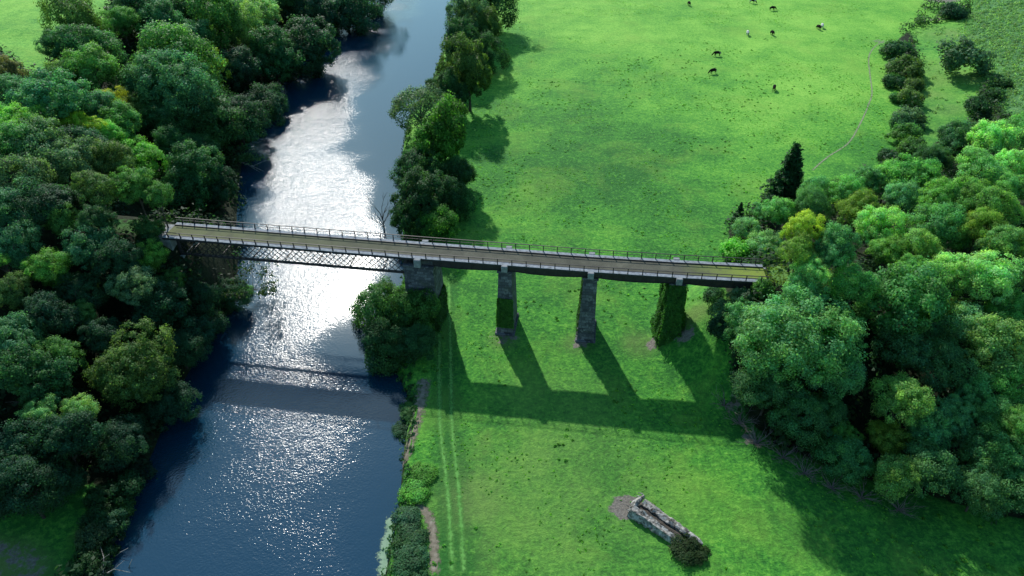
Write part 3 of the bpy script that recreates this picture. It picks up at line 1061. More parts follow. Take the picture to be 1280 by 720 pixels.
RIGHTT = [
    (1020, 240, 20, 'round', 'dg', 'dark rounded tree at the right foot of the tall conifer'),
    (1014, 258, 20, 'soft', 'dg', 'smooth dark olive bushy tree below the tall conifer'),
    (976, 262, 20, 'loose', 'mg', 'mid green tree at the left foot of the tall conifer'),
    (955, 266, 14, 'loose', 'bg', 'small blue-green tree between the little conifer and the tall one'),
    (1001, 286, 22, 'oak', 'go', 'golden crowned tree, brightest at the meadow edge of the right wood'),
    (1000, 312, 19, 'loose', 'yg', 'yellow-green tree directly under the golden crowned one'),
    (1076, 260, 22, 'loose', 'yg', 'yellow tree with a dark hollow, upper part of the right wood'),
    (1083, 277, 11, 'round', 'yg', 'small round lime crown beside the yellow tree with the hollow'),
    (1062, 240, 22, 'round', 'mg', 'mid green tree at the meadow edge above the yellow hollow tree'),
    (1090, 226, 18, 'loose', 'dg', 'dark loose tree at the meadow edge right of the mid green one'),
    (960, 308, 24, 'loose', 'gr', 'grey-green shaggy tree beside the far railing at the right end'),
    (935, 288, 16, 'thin', 'gr', 'thin twiggy grey tree at the meadow edge under the little conifer'),
    (1040, 312, 28, 'oak', 'dg', 'dark bluish tree right of the golden crowned one'),
    (1098, 284, 28, 'oak', 'pg', 'mint green tree right of the small round lime crown'),
    (1110, 314, 22, 'loose', 'lg', 'light green tree left of the pale lime crown'),
    (1012, 338, 20, 'loose', 'pg', 'pale feathery tree at the end of the bridge track'),
    (986, 430, 74, 'big', 'fr', 'huge frosted broadleaf crown, largest tree at the right end of the bridge'),
    (936, 402, 28, 'oak', 'bg', 'frosted blue-green crown at the left shoulder of the huge crown'),
    (1052, 414, 32, 'oak', 'mg', 'frosted mid green crown at the right shoulder of the huge crown'),
    (1004, 372, 28, 'loose', 'bg', 'blue-green crown between the bridge track and the huge crown'),
    (1070, 358, 26, 'loose', 'mg', 'mid green tree left of the dark smooth dome'),
    (1126, 382, 50, 'round', 'dg', 'big dark smooth dome in the middle of the right wood'),
    (1152, 306, 21, 'loose', 'pl', 'pale lime crown standing out in the middle of the right wood'),
    (1142, 336, 18, 'loose', 'lg', 'light green tree under the pale lime crown'),
    (1180, 284, 30, 'round', 'dg', 'dark hollow-sided tree right of the pale lime crown'),
    (1172, 250, 26, 'oak', 'lg', 'light green rounded tree above the dark hollow-sided one'),
    (1128, 246, 22, 'loose', 'bg', 'grey-blue tree in the upper right wood, left of the light rounded one'),
    (1146, 222, 26, 'loose', 'mg', 'mid green tree below the dark pair at the slope foot'),
    (1112, 222, 22, 'round', 'mg', 'mid green rounded tree at the upper meadow corner of the right wood'),
    (1212, 246, 24, 'round', 'lg', 'light green round tree right of the rounded light green one'),
    (1246, 256, 26, 'loose', 'lg', 'light green shaggy tree near the right edge, above the orange-tinted one'),
    (1268, 236, 20, 'loose', 'mg', 'mid green shaggy tree at the right edge, upper wood'),
    (1228, 282, 22, 'round', 'yg', 'yellow-green round tree left of the orange-tinted one'),
    (1252, 302, 26, 'loose', 'ol', 'orange-tinted olive tree near the right edge'),
    (1276, 306, 16, 'loose', 'yg', 'yellow-green tree cut by the right edge beside the orange-tinted one'),
    (1232, 346, 36, 'loose', 'pg', 'wide mint green tree under the orange-tinted one'),
    (1194, 346, 24, 'loose', 'pg', 'mint green tree left of the wide mint one'),
    (1276, 348, 14, 'loose', 'pl', 'pale crown cut by the right edge beside the wide mint tree'),
    (1262, 386, 26, 'loose', 'mg', 'mid green tree at the right edge above the bright broad one'),
    (1190, 386, 17, 'loose', 'yg', 'yellow-green crown right of the big dark smooth dome'),
    (1216, 412, 27, 'loose', 'gr', 'pale twiggy tree above the black gap in the right wood'),
    (1168, 408, 15, 'loose', 'bg', 'frosted blue-green crown at the right flank of the dark dome'),
    (1142, 436, 34, 'round', 'dt', 'deep shaded tree under the big dark smooth dome'),
    (1182, 456, 26, 'round', 'dt', 'deep shaded tree at the black gap of the right wood'),
    (1256, 432, 40, 'oak', 'pl', 'bright broad light green crown at the right edge'),
    (1272, 480, 26, 'loose', 'lg', 'light green tree at the right edge below the bright broad crown'),
    (1214, 488, 18, 'tall', 'bg', 'narrow blue-green tree below the black gap'),
    (1196, 516, 22, 'oak', 'bg', 'blue-green rounded tree below the narrow blue-green one'),
    (1242, 514, 24, 'round', 'dg', 'dark tree right of the blue-green rounded one'),
    (1052, 470, 27, 'tall', 'bg', 'blue-green tree with a lit head at the right of the huge crown'),
    (1030, 508, 24, 'round', 'dg', 'dark tree under the lit blue-green head'),
    (960, 490, 30, 'round', 'dt', 'shaded tree under the left side of the huge crown'),
    (1000, 518, 28, 'round', 'dt', 'shaded tree under the right side of the huge crown'),
    (1128, 500, 29, 'loose', 'pl', 'pale mint tree with a bright ragged top in the lower right wood'),
    (1108, 546, 23, 'loose', 'yg', 'yellow-speckled tree under the pale ragged-topped one'),
    (1056, 544, 16, 'loose', 'lg', 'small light green crown left of the yellow-speckled tree'),
    (1062, 574, 28, 'round', 'dg', 'dark green tree at the lower wood edge under the small light crown'),
    (1160, 534, 32, 'tall', 'bg', 'feathery blue-green tree right of the yellow-speckled one'),
    (1168, 580, 32, 'round', 'dt', 'deep shaded tree at the lower wood edge under the feathery one'),
    (1208, 552, 20, 'loose', 'gr', 'frosted dark tree right of the feathery blue-green one'),
    (1270, 530, 20, 'loose', 'lg', 'bright green crown at the right edge, lowest bright one'),
    (1240, 572, 32, 'round', 'dg', 'dark green tree left of the lowest bright crown'),
    (1274, 604, 32, 'round', 'dg', 'dark green tree in the lower right corner of the wood'),
    (1222, 616, 26, 'round', 'dt', 'shaded tree at the wood edge in the lower right'),
    (1120, 594, 26, 'loose', 'ol', 'olive tree at the lower wood edge under the yellow-speckled one'),
    (1200, 178, 24, 'round', 'dt', 'black-green tree at the top of the right wood, foot of the slope'),
    (1170, 196, 18, 'round', 'dt', 'smaller black-green tree left of the black-green one'),
    (1240, 176, 26, 'loose', 'pg', 'mint green tree right of the black-green tree'),
    (1272, 164, 20, 'loose', 'mg', 'mid green tree at the right edge, top of the wood'),
    (1226, 212, 26, 'loose', 'pg', 'mint green tree below the black-green tree'),
    (1266, 204, 22, 'loose', 'pg', 'mint green tree at the right edge, upper wood'),
]
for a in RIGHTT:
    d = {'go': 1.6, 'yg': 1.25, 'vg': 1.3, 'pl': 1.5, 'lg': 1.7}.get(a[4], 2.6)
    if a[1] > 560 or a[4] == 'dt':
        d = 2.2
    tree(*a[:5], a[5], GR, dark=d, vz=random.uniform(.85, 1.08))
tree(987, 218, 31, 'conifer', 'dg', 'tall dark conifer at the meadow edge of the right wood', GR, name='conifer', cat='conifer', vz=1.22, dark=.85)
tree(924, 267, 10, 'conifer', 'dg', 'little dark conifer alone at the tip of the right wood', GR, name='conifer', cat='conifer', vz=1.5, dark=1.0)

BUSH = [
    (922, 313, 22, 'vg', 'vivid green round bush beside the far railing at the right end', 'bushes at the right end of the bridge', 1.15),
    (922, 372, 13, 'gr', 'pale grey-green bush hanging below the right end of the deck', 'bushes at the right end of the bridge', 1.4),
    (904, 388, 15, 'gr', 'pale grey-green bush lower on the right embankment', 'bushes at the right end of the bridge', 1.3),
    (892, 368, 12, 'dg', 'dark bush under the last span of the bridge', 'bushes at the right end of the bridge', 1.0),
    (906, 410, 16, 'dt', 'deep shaded bush at the foot of the right embankment', 'bushes at the right end of the bridge', 1.0),
    (190, 287, 14, 'mg', 'green bush crowding the far side of the left deck end', 'bushes at the left end of the bridge', .55),
    (184, 301, 13, 'dg', 'dark green bush crowding the near side of the left deck end', 'bushes at the left end of the bridge', .7),
    (1120, 102, 12, 'dg', 'dark bush on the field side between the olive and the tan-topped bush', 'hedge bushes beside the footpath', 1.0),
    (1140, 106, 12, 'ol', 'olive bush on the slope side between the olive and the tan-topped bush', 'hedge bushes beside the footpath', 1.0),
    (1130, 160, 12, 'dg', 'dark bush right under the greyish one in the hedge', 'hedge bushes beside the footpath', 1.0),
    (952, 362, 13, 'mg', 'mid green bush against the deck end by the pale stone', 'bushes at the right end of the bridge', 1.2),
    (1125, 62, 17, 'dg', 'dark bush at the upper end of the hedge by the footpath', 'hedge bushes beside the footpath', 1.1),
    (1134, 86, 21, 'ol', 'olive bush, largest of the hedge by the footpath', 'hedge bushes beside the footpath', 1.0),
    (1118, 84, 9, 'bg', 'small blue-green bush on the footpath side of the hedge', 'hedge bushes beside the footpath', 1.0),
    (1138, 122, 14, 'ol', 'tan-topped bush in the middle of the hedge', 'hedge bushes beside the footpath', 1.35),
    (1124, 122, 9, 'mg', 'small mid green bush on the field side of the tan-topped bush', 'hedge bushes beside the footpath', 1.0),
    (1138, 146, 15, 'gr', 'greyish bush below the tan-topped one in the hedge', 'hedge bushes beside the footpath', 1.0),
    (1126, 170, 15, 'mg', 'mid green bush at the lower end of the hedge', 'hedge bushes beside the footpath', 1.0),
    (1140, 188, 17, 'mg', 'mid green scrub bush joining the hedge to the wood', 'hedge bushes beside the footpath', 1.0),
    (1112, 196, 12, 'dg', 'dark low bush at the meadow corner below the hedge', 'hedge bushes beside the footpath', 1.0),
    (1192, 14, 14, 'dt', 'dark oval bush near the top edge on the grassy slope', 'bushes on the slope at the top right', 1.2),
    (1210, 80, 25, 'gr', 'large round grey-green bush alone on the slope', 'bushes on the slope at the top right', .8),
    (1222, 134, 14, 'dg', 'low dark bush below the large round one', 'bushes on the slope at the top right', 1.0),
    (1242, 118, 10, 'dg', 'small dark bush between bracken and the large round bush', 'bushes on the slope at the top right', 1.0),
    (1256, 104, 8, 'dg', 'tiny dark bush in the bracken, nearest the right edge', 'bushes on the slope at the top right', 1.0),
    (866, 690, 18, 'ol', 'ragged olive bramble growing over the lower end of the split log', None, .32),
]
for u, v, r, c, lab, g, d in BUSH:
    tree(u, v, r, 'shrub', c, lab, g, cat='bush', name='bush', dark=d * 1.5, vz=.30 if u == 866 else .95 if r < 20 else .85)

BANKL = [
    (168, 592, 16, 'dt', 'shaded bush, topmost of the bank bushes at the lower left'), (156, 570, 8, 'vg', 'small vivid green bush above the bank bushes at the lower left'),
    (134, 548, 11, 'gr', 'frosted bush at the wood edge above the vivid green one'), (152, 616, 18, 'dg', 'dark bush below the topmost bank bush, at the water'),
    (126, 622, 16, 'dg', 'dark bush beside the dark lawn, upper of the bank bushes'), (146, 640, 16, 'mg', 'mid green bush with lit leaves at the water, lower left'),
    (122, 648, 16, 'dg', 'dark bush in the middle of the bank bushes by the lawn'), (138, 664, 16, 'bg', 'blue-green bush at the water above the dead branches'),
    (112, 674, 16, 'gr', 'greyish bush by the lawn above the dead branches'), (130, 692, 15, 'dg', 'dark bush right of the dead branches'),
    (104, 706, 17, 'dg', 'dark bush under the dead branches'), (124, 718, 16, 'dt', 'lowest dark bush at the bottom edge by the water'),
]
for u, v, r, c, lab in BANKL:
    tree(u, v, r, 'shrub', c, lab, GB, cat='bush', name='bush', dark=.85, vz=.9)
BANKR = [
    (508, 646, 13, 'bg', 'blue-green bank plant cluster above the pale algae'), (514, 668, 15, 'dg', 'dark bank plant cluster beside the pale algae'),
    (516, 694, 16, 'bg', 'blue-green bank plant cluster, second from the bottom edge on the right bank'), (516, 716, 15, 'dg', 'dark bank plant cluster at the bottom edge left of the pale path'),
    (496, 616, 9, 'mg', 'mid green bank plant cluster where the path meets the water'), (498, 590, 8, 'dg', 'dark low bank plant cluster beside the earth path, lower one'),
    (500, 566, 8, 'bg', 'blue-green low bank plant cluster beside the earth path'), (506, 540, 9, 'dg', 'dark low bank plant cluster beside the upper earth path'),
    (512, 512, 10, 'mg', 'mid green low bank plant cluster under the river pier trees'), (520, 612, 14, 'vg', 'vivid green tall grass clump between the two earth paths'),
    (530, 590, 12, 'vg', 'vivid green tall grass clump right of the earth path'),
]
for u, v, r, c, lab in BANKR:
    tree(u, v, r * 1.2, 'shrub', c, lab, 'plants along the lower right bank', cat='bank plant', name='bank_plant', dark=1.3, vz=.33)

# dry brush along the foot of the right wood
twig_meshes = []
for s in range(3):
    mb, _ = branches(16, .95, .62, .05, 6, 40 + s, False)
    twig_meshes.append(mb.mesh('brush', TWIG, True))
BR = [(912, 498, 18, 'bare purplish brush at the wood edge nearest the bridge'), (930, 520, 17, 'bare greyish brush beside the pale earth spot'), (952, 545, 18, 'bare brush just below the pale earth spot'),
      (985, 562, 17, 'bare brush at the bend of the shaded wood edge'), (1012, 582, 18, 'bare dark brush along the shaded wood edge, middle one'), (1046, 600, 17, 'bare dark brush under the dark green edge tree'),
      (1084, 612, 17, 'bare dark brush under the olive edge tree'), (1130, 628, 17, 'bare dark brush, lowest along the shaded wood edge')]
for i, (u, v, r, lab) in enumerate(BR):
    x, y, g, t = hit(u - 5, v + 7, .6)
    R = 1.25 * r * depth_of(x, y, g) / FPX
    o = link('brush', twig_meshes[i % 3])
    o.location = (x, y, g - .1)
    o.rotation_euler = (0, 0, i * 1.7)
    o.scale = (R, R, R * .9)
    tag(o, lab, 'dead brush', 'bare brush along the foot of the right wood')

# bare young tree behind the far railing
mb, _ = branches(7, .42, .6, .03, 5, 77)
x, y, g, t = hit(482, 302, 0.3)
o = mb.build('bare_tree', GREYBARK, None, True)
o.location = (x - .5, y + 2, ground_z(x, y + 2))
o.scale = (6.5, 6.5, 7.5)
tag(o, 'leafless young tree against the bright water behind the far railing', 'tree')

# leafy limb reaching over the bright water
x, y = at(318, 362, 1.5)
rt = thing('overhanging_branch', 'sparse leafy branch reaching over the bright water below the lattice', 'branch', (x, y, 1.5))
mb, tips = branches(6, 1.0, .35, .022, 5, 91, False)
b_ = mb.build('limb', BARK, rt, True)
b_.scale = (4.5, 4.5, 4.5)
Pn = np.repeat(np.array([[q.x, q.y, q.z] for q in tips]) * 4.5, 26, 0)
Pn = Pn + rng.normal(size=Pn.shape) * .38
Vq, Fq = quads(Pn, rng.normal(size=Pn.shape) + [0, 0, .8], .3)
lv = link('foliage', np_mesh('foliage', Vq, Fq, LEAF, False, shade=rng.uniform(.2, .9, len(Pn)), tone=rng.uniform(.2, .7, len(Pn))), rt)
lv.color = (.03, .07, .03, 1)

# dead branches at the lower left bank, sticks in the water, tree fallen into the river
mb = MB()
x0, y0 = at(100, 712, 3.2)
for pts, r in [([(-4.6, 1.0, .2), (-2.2, .3, .6), (.3, .8, 1.0), (2.0, 2.0, 1.2), (4.0, 1.8, .8)], .14), ([(.8, 1.5, 1.0), (.2, 3.4, 1.5), (-1.2, 5.3, 1.7)], .09),
               ([(-2.2, .3, .6), (-1.4, 1.6, 1.2), (-.9, 2.3, 1.4)], .07), ([(.3, .8, 1.0), (1.2, -.8, 1.2), (1.4, -2.2, .8)], .09), ([(-1, .4, .7), (-.4, -1.4, .9), (-1.2, -2.6, .6)], .07),
               ([(2.0, 2.0, 1.2), (2.9, 3.1, 1.4)], .05), ([(-.2, 3.0, 1.4), (.8, 3.8, 1.7)], .04), ([(-3.2, .6, .4), (-3.9, -.6, .6)], .05), ([(-2.4, .3, .6), (-2.2, -1.2, .7), (-2.8, -2.2, .5)], .06)]:
    mb.tube(pts, [r * (1 - .7 * k / (len(pts) - 1)) for k in range(len(pts))], 6, .12)
o = mb.build('dead_branch', GREYBARK, None, True, loc=(x0, y0, ground_z(x0, y0) + 1.1))
tag(o, 'bleached forked dead branch lying on the bushes at the lower left', 'dead branch')
for (a, b, lab) in [((140, 696), (160, 685), 'pale stick poking out of the water, one nearer the bank of two'), ((159, 711), (165, 699), 'pale short stick in the water, one further from the bank of two')]:
    pa, pb = at(*a, WZ), at(*b, WZ + .9)
    mb = MB()
    mb.tube([(pa[0], pa[1], WZ - .3), ((pa[0] + pb[0]) / 2 + .1, (pa[1] + pb[1]) / 2, WZ + .5), (pb[0], pb[1], WZ + .9)], [.07, .055, .03], 6, .1)
    o = mb.build('stick', GREYBARK, None, True)
    tag(o, lab, 'stick', 'sticks in the water at the lower left')
xa, ya = at(300, 205, -.6)
rt = thing('leaning_tree', 'pale-leaved tree leaning into the river at the edge of the glare', 'tree', (xa, ya, 0))
mb = MB()
mb.tube([(-4, 2, .8), (0, 0, .2), (3.5, -1.2, -.6), (6.5, -2, -1.7)], [.3, .25, .18, .09], 7, .1)
mb.tube([(3.5, -1.2, -.6), (5.5, .3, -.2), (7, .8, .2)], [.1, .07, .03], 5, .1)
mb.tube([(2, -.7, -.3), (4, -2.6, -.3), (6, -3.6, -1.0)], [.1, .07, .03], 5, .1)
mb.build('trunk', GREYBARK, rt, True)
Pn = rng.normal(size=(900, 3)) * [2.2, 1.0, .35] + [.5, .2, 1.0]
Vq, Fq = quads(Pn, rng.normal(size=Pn.shape) * .6 + [0, 0, 1], .45)
lv = link('crown', np_mesh('crown', Vq, Fq, LEAF, False, shade=rng.uniform(.3, .9, len(Pn)), tone=rng.uniform(.2, .6, len(Pn))), rt)
lv.color = (.05, .13, .06, 1)

# ------------------------------------------------------------------ undergrowth, bracken and tufts: uncountable cover


def scatter_cover(name, cx, cy, rr, per, leaf, col, hscale=.8, label=None, cat=None):
    cz = height(cx, cy)
    n = len(cx)
    idx = np.repeat(np.arange(n), per)
    d = sph(len(idx))
    d[:, 2] = np.abs(d[:, 2])
    P = np.stack([cx[idx], cy[idx], cz[idx]], 1) + d * (rr[idx] * rng.uniform(.7, 1.1, len(idx)))[:, None] * [1, 1, hscale]
    nr = d + [0, 0, .4] + rng.normal(size=d.shape) * .45
    V, F = quads(P, nr, leaf)
    lt = rng.uniform(0, 1, n)
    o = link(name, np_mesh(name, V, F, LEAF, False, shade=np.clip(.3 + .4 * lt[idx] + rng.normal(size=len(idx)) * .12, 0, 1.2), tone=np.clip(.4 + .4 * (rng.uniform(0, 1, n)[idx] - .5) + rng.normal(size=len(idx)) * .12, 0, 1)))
    o.color = (*col, 1)
    return tag(o, label, cat, kind='stuff')


def sample(test, n, x0, x1, y0, y1):
    X, Y = rng.uniform(x0, x1, n), rng.uniform(y0, y1, n)
    k = test(X, Y)
    return X[k], Y[k]


def in_left(X, Y):
    d = np.where(inside(X, Y, LEFTLAND), dist_line(X, Y, LB), 0)
    k = (d > .3) & (sd(X, Y, FIELD) < -1) & (sd(X, Y, LAWN) < -.5)
    return k & (dist_line(X, Y, TRACK_W) > 3.2) & ((X > -55) | (dist_line(X, Y, [tuple(p) for p in MID]) > 3.5))


def in_right(X, Y):
    k = (sd(X, Y, RIGHTLAND) > .6) & (sd(X, Y, BRACKEN) < 0) & (sd(X, Y, BENCH) < 0)
    return k & (dist_line(X, Y, TRACK_E) > 3.4) & (dist_line(X, Y, [tuple(p) for p in MID]) > 3.5) & ~((Y > 240) & (X > 60) & (X < 145))


cx, cy = sample(in_left, 3000, -150, -30, 35, 330)
scatter_cover('undergrowth', cx, cy, rng.uniform(1.2, 3.6, len(cx)), 60, .55, (.018, .056, .030), 1.5, 'dark tangled undergrowth covering the floor of the left wood', 'undergrowth')
cx, cy = sample(in_right, 3000, 30, 210, 45, 300)
scatter_cover('undergrowth', cx, cy, rng.uniform(1.2, 3.4, len(cx)), 60, .55, (.032, .092, .042), 1.5, 'dark green undergrowth covering the floor of the right wood', 'undergrowth')
cx, cy = sample(lambda X, Y: (sd(X, Y, BRACKEN) > -3) | ((sd(X, Y, BENCH) > -2) & (rng.random(len(X)) < .10)), 30000, 120, 300, 150, 420)
scatter_cover('bracken', cx, cy, rng.uniform(.4, 1.1, len(cx)), 15, .32, (.17, .36, .16), .9, 'rough bracken covering the slope at the top right', 'bracken')


def in_meadow(X, Y):
    return (sd(X, Y, RIVER) < -3) & (sd(X, Y, RIGHTLAND) < -.5) & ~inside(X, Y, LEFTLAND)


cx, cy = sample(lambda X, Y: in_meadow(X, Y) & (vnoise(X, Y, 12, 4) * .6 + vnoise(X, Y, 4, 9) * .4 > .57), 26000, -30, 150, 40, 330)
scatter_cover('grass_tufts', cx, cy, rng.uniform(.05, .24, len(cx)), 5, .2, (.125, .38, .06), .55, 'coarse grass tufts dotting the meadow', 'grass')
cx, cy = sample(lambda X, Y: in_meadow(X, Y) & (vnoise(X, Y, 16, 14) * .5 + vnoise(X, Y, 5, 19) * .5 > .60), 5000, -22, 140, 40, 260)
scatter_cover('weed_clumps', cx, cy, rng.uniform(.15, .42, len(cx)), 12, .24, (.09, .29, .05), .6, 'clumps of coarse weeds in the meadow', 'weeds')
dB = lambda X, Y: (sd(X, Y, RIVER) < .2) & (sd(X, Y, RIVER) > -2.6) & ~inside(X, Y, LEFTLAND)
cx, cy = sample(dB, 16000, -45, -8, 40, 330)
scatter_cover('bank_vegetation', cx, cy, rng.uniform(.25, .9, len(cx)), 14, .32, (.045, .14, .06), .8, 'low reeds and weeds along the right river bank', 'reeds')

# ------------------------------------------------------------------ the bridge
br = thing('railway_bridge', 'old railway bridge with lattice river span, stone piers and pale ledges', 'bridge', (0, 0, 0))


def P3(p, z):
    return Vector((p[0], p[1], z))


def off(i, o):  # point at bridge node i, o metres in from the near edge
    q = Vector(NEAR[i]) + normal_at(i) * o
    return q


def strip(o0, o1, z0, z1, mat, name, parent, bev=0):
    mb = MB()
    for i in range(len(NEAR) - 1):
        a0, a1, b0_, b1 = off(i, o0), off(i, o1), off(i + 1, o0), off(i + 1, o1)
        mb.hexa([P3(a0, z0), P3(b0_, z0), P3(b1, z0), P3(a1, z0), P3(a0, z1), P3(b0_, z1), P3(b1, z1), P3(a1, z1)])
    return mb.build(name, mat, parent)


strip(.80, DW - .80, DZ - .35, DZ, DECK, 'deck', br)
for k, (a, b) in enumerate(((0.0, .78), (DW - .78, DW))):
    strip(a, b, DZ - .18, DZ + .10, LEDGE, 'ledge', br)
    m = .6 if k == 0 else DW - .6
    # curb between ledge and ballast
strip(.782, .88, DZ - .3, DZ + .16, IRON, 'kerb_angle', br)
strip(DW - .88, DW - .782, DZ - .3, DZ + .16, IRON, 'kerb_angle', br)

# plate girders with bellied lower edge on the land spans
for i in range(1, len(NEAR) - 1):
    for o in (.28, DW - .28):
        a, b = off(i, o), off(i + 1, o)
        n = 12
        mb = MB()
        nn = normal_at(i)
        for k in range(n):
            f0, f1 = k / n, (k + 1) / n
            p0, p1 = a.lerp(b, f0), a.lerp(b, f1)
            d0 = 1.0 + .42 * math.sin(PI * f0)
            d1 = 1.0 + .42 * math.sin(PI * f1)
            w = nn * .06
            mb.hexa([P3(p0 - w, DZ - d0), P3(p1 - w, DZ - d1), P3(p1 + w, DZ - d1), P3(p0 + w, DZ - d0), P3(p0 - w, DZ - .18), P3(p1 - w, DZ - .18), P3(p1 + w, DZ - .18), P3(p0 + w, DZ - .18)])
            wf = nn * .2
            mb.hexa([P3(p0 - wf, DZ - d0 - .06), P3(p1 - wf, DZ - d1 - .06), P3(p1 + wf, DZ - d1 - .06), P3(p0 + wf, DZ - d0 - .06), P3(p0 - wf, DZ - d0), P3(p1 - wf, DZ - d1), P3(p1 + wf, DZ - d1), P3(p0 + wf, DZ - d0)])
        for k in range(1, 8):  # stiffeners
            p = a.lerp(b, k / 8)
            d = 1.0 + .42 * math.sin(PI * k / 8)
            mb.bar(P3(p - nn * .14, DZ - .2), P3(p - nn * .14, DZ - d), .08, .14, (nn.x, nn.y, 0))
        mb.build('plate_girder', IRON, br)
# outer fascia lip under the ledge
strip(-.05, .0, DZ - .32, DZ + .02, IRON, 'fascia_plate', br)
strip(DW, DW + .05, DZ - .32, DZ + .02, IRON, 'fascia_plate', br)

# lattice girders on the river span
d01 = unit(NEAR[0], NEAR[1])
n01 = Vector((-d01.y, d01.x))
L0 = (Vector(NEAR[1]) - Vector(NEAR[0])).length
s0, s1 = 2.5, L0 - 2.4
zt, zb = DZ - .42, DZ - 3.25
for o in (.35, DW - .35):
    lg = link('lattice_girder', None, br)
    base = Vector(NEAR[0]) + n01 * o

    def LP(s, z, q=0.0):
        p = base + d01 * s + n01 * q
        return Vector((p.x, p.y, z))
    mb = MB()
    mb.bar(LP(0, zt + .1), LP(s1 + 2.2, zt + .1), .45, .22)
    mb.build('top_chord', IRON, lg)
    mb = MB()
    mb.bar(LP(s0, zb), LP(s1, zb), .5, .24)
    mb.build('bottom_chord', IRON, lg)
    mb = MB()
    H_ = zt - zb
    pitch = 1.12
    for dr_, q in ((1, .05), (-1, -.05)):
        s = s0 - H_
        while s < s1:
            a, b = s, s + H_
            za, zb_ = (zb, zt) if dr_ > 0 else (zt, zb)
            ca, cb = max(a, s0), min(b, s1)
            if cb - ca > .1:
                fa, fb = (ca - a) / H_, (cb - a) / H_
                mb.bar(LP(ca, za + (zb_ - za) * fa, q), LP(cb, za + (zb_ - za) * fb, q), .115, .03, (n01.x, n01.y, 0))
            s += pitch
    mb.build('lattice_web', IRON, lg)
    mb = MB()
    for s in (s0, s1):
        mb.bar(LP(s, zb), LP(s, zt), .4, .3, (n01.x, n01.y, 0))
    mb.build('end_post', IRON, lg)
for k in range(14):
    s = s0 + (s1 - s0) * (k + .5) / 14
    p = Vector(NEAR[0]) + d01 * s
    mb = MB()
    mb.bar(P3(p + n01 * .55, zt - .05), P3(p + n01 * (DW - .55), zt - .05), .16, .3)
    if k % 2 == 0:
        mb.bar(P3(p + n01 * .55, zb + .02), P3(p + n01 * (DW - .55), zb + .02), .14, .14)
    mb.build('cross_beam', IRON, br)

# railings
post_mb = MB()
post_mb.box(-.07, .07, -.05, .05, 0, 1.08)
post_mb.hexa([(-.03, .045, .1), (.03, .045, .1), (.03, .32, .0), (-.03, .32, .0), (-.03, .045, .62), (.03, .045, .62), (.03, .10, .0 + .06), (-.03, .10, .06)])
post_me = post_mb.mesh('post', IRON)
for side, o in ((0, .05), (1, DW - .05)):
    rail = link('railing', None, br)
    mb = MB()
    mb2 = MB()
    for i in range(len(NEAR) - 1):
        a, b = off(i, o), off(i + 1, o)
        mb.bar(P3(a, DZ + 1.16), P3(b, DZ + 1.16), .12, .08)
        mb2.bar(P3(a, DZ + .66), P3(b, DZ + .66), .05, .05)
    mb.build('top_rail', IRON, rail)
    mb2.build('mid_rail', IRON, rail)
    for i in range(len(NEAR) - 1):
        a, b = off(i, o), off(i + 1, o)
        L = (b - a).length
        n = max(3, round(L / 2.33))
        ang = math.atan2(b.y - a.y, b.x - a.x)
        for k in range(n):
            p = a.lerp(b, (k + .5) / n)
            q = link('post', post_me, rail, P3(p, DZ + .10))
            q.rotation_euler = (0, 0, ang + (0 if side == 0 else PI))

# piers


def pier_mb(w0, t0, w1, t1, z0, z1):
    mb = MB()
    n = 10
    for k in range(n):
        f0, f1 = k / n, (k + 1) / n
        a, b = w0 + (w1 - w0) * f0, w0 + (w1 - w0) * f1
        c, d = t0 + (t1 - t0) * f0, t0 + (t1 - t0) * f1
        za, zb_ = z0 + (z1 - z0) * f0, z0 + (z1 - z0) * f1
        mb.hexa([(-a / 2, -c / 2, za), (a / 2, -c / 2, za), (a / 2, c / 2, za), (-a / 2, c / 2, za), (-b / 2, -d / 2, zb_), (b / 2, -d / 2, zb_), (b / 2, d / 2, zb_), (-b / 2, d / 2, zb_)])
    # drop the inner caps between slices
    mb.f = [f for j, f in enumerate(mb.f) if not ((j % 6 == 0 and j > 5) or (j % 6 == 1 and j < 6 * (n - 1)))]
    return mb


def ivy(parent, w0, t0, w1, t1, z0, z1, n, faces, leaf, swell, color, name='ivy', x0=-.5, x1=.5):
    f = rng.random(n) ** 1.0
    z = z0 + (z1 - z0) * f
    W = w0 + (w1 - w0) * f
    T_ = t0 + (t1 - t0) * f
    face = rng.choice(faces, n)
    s = rng.uniform(x0, x1, n)
    bul = swell * (.25 + .9 * vnoise(s * 6 + face * 9, z, 1.6, 21)) * rng.uniform(.4, 1.1, n) * (1.2 - .6 * f)
    P = np.zeros((n, 3))
    Nn = np.zeros((n, 3))
    for fc, (ax, sg) in enumerate(((1, -1), (0, 1), (1, 1), (0, -1))):
        k = face == fc
        if ax == 1:
            P[k, 0] = s[k] * (W[k] + bul[k])
            P[k, 1] = sg * (T_[k] / 2 + bul[k])
        else:
            P[k, 1] = s[k] * (T_[k] + bul[k])
            P[k, 0] = sg * (W[k] / 2 + bul[k])
        Nn[k, ax] = sg
    P[:, 2] = z
    Nn = Nn + [0, 0, .35] + rng.normal(size=(n, 3)) * .4
    V, F = quads(P, Nn, leaf)
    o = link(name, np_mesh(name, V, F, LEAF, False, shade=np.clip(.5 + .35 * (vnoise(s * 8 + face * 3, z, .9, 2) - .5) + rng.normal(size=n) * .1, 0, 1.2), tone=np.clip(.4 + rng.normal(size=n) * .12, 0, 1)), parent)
    o.color = (*color, 1)
    return o


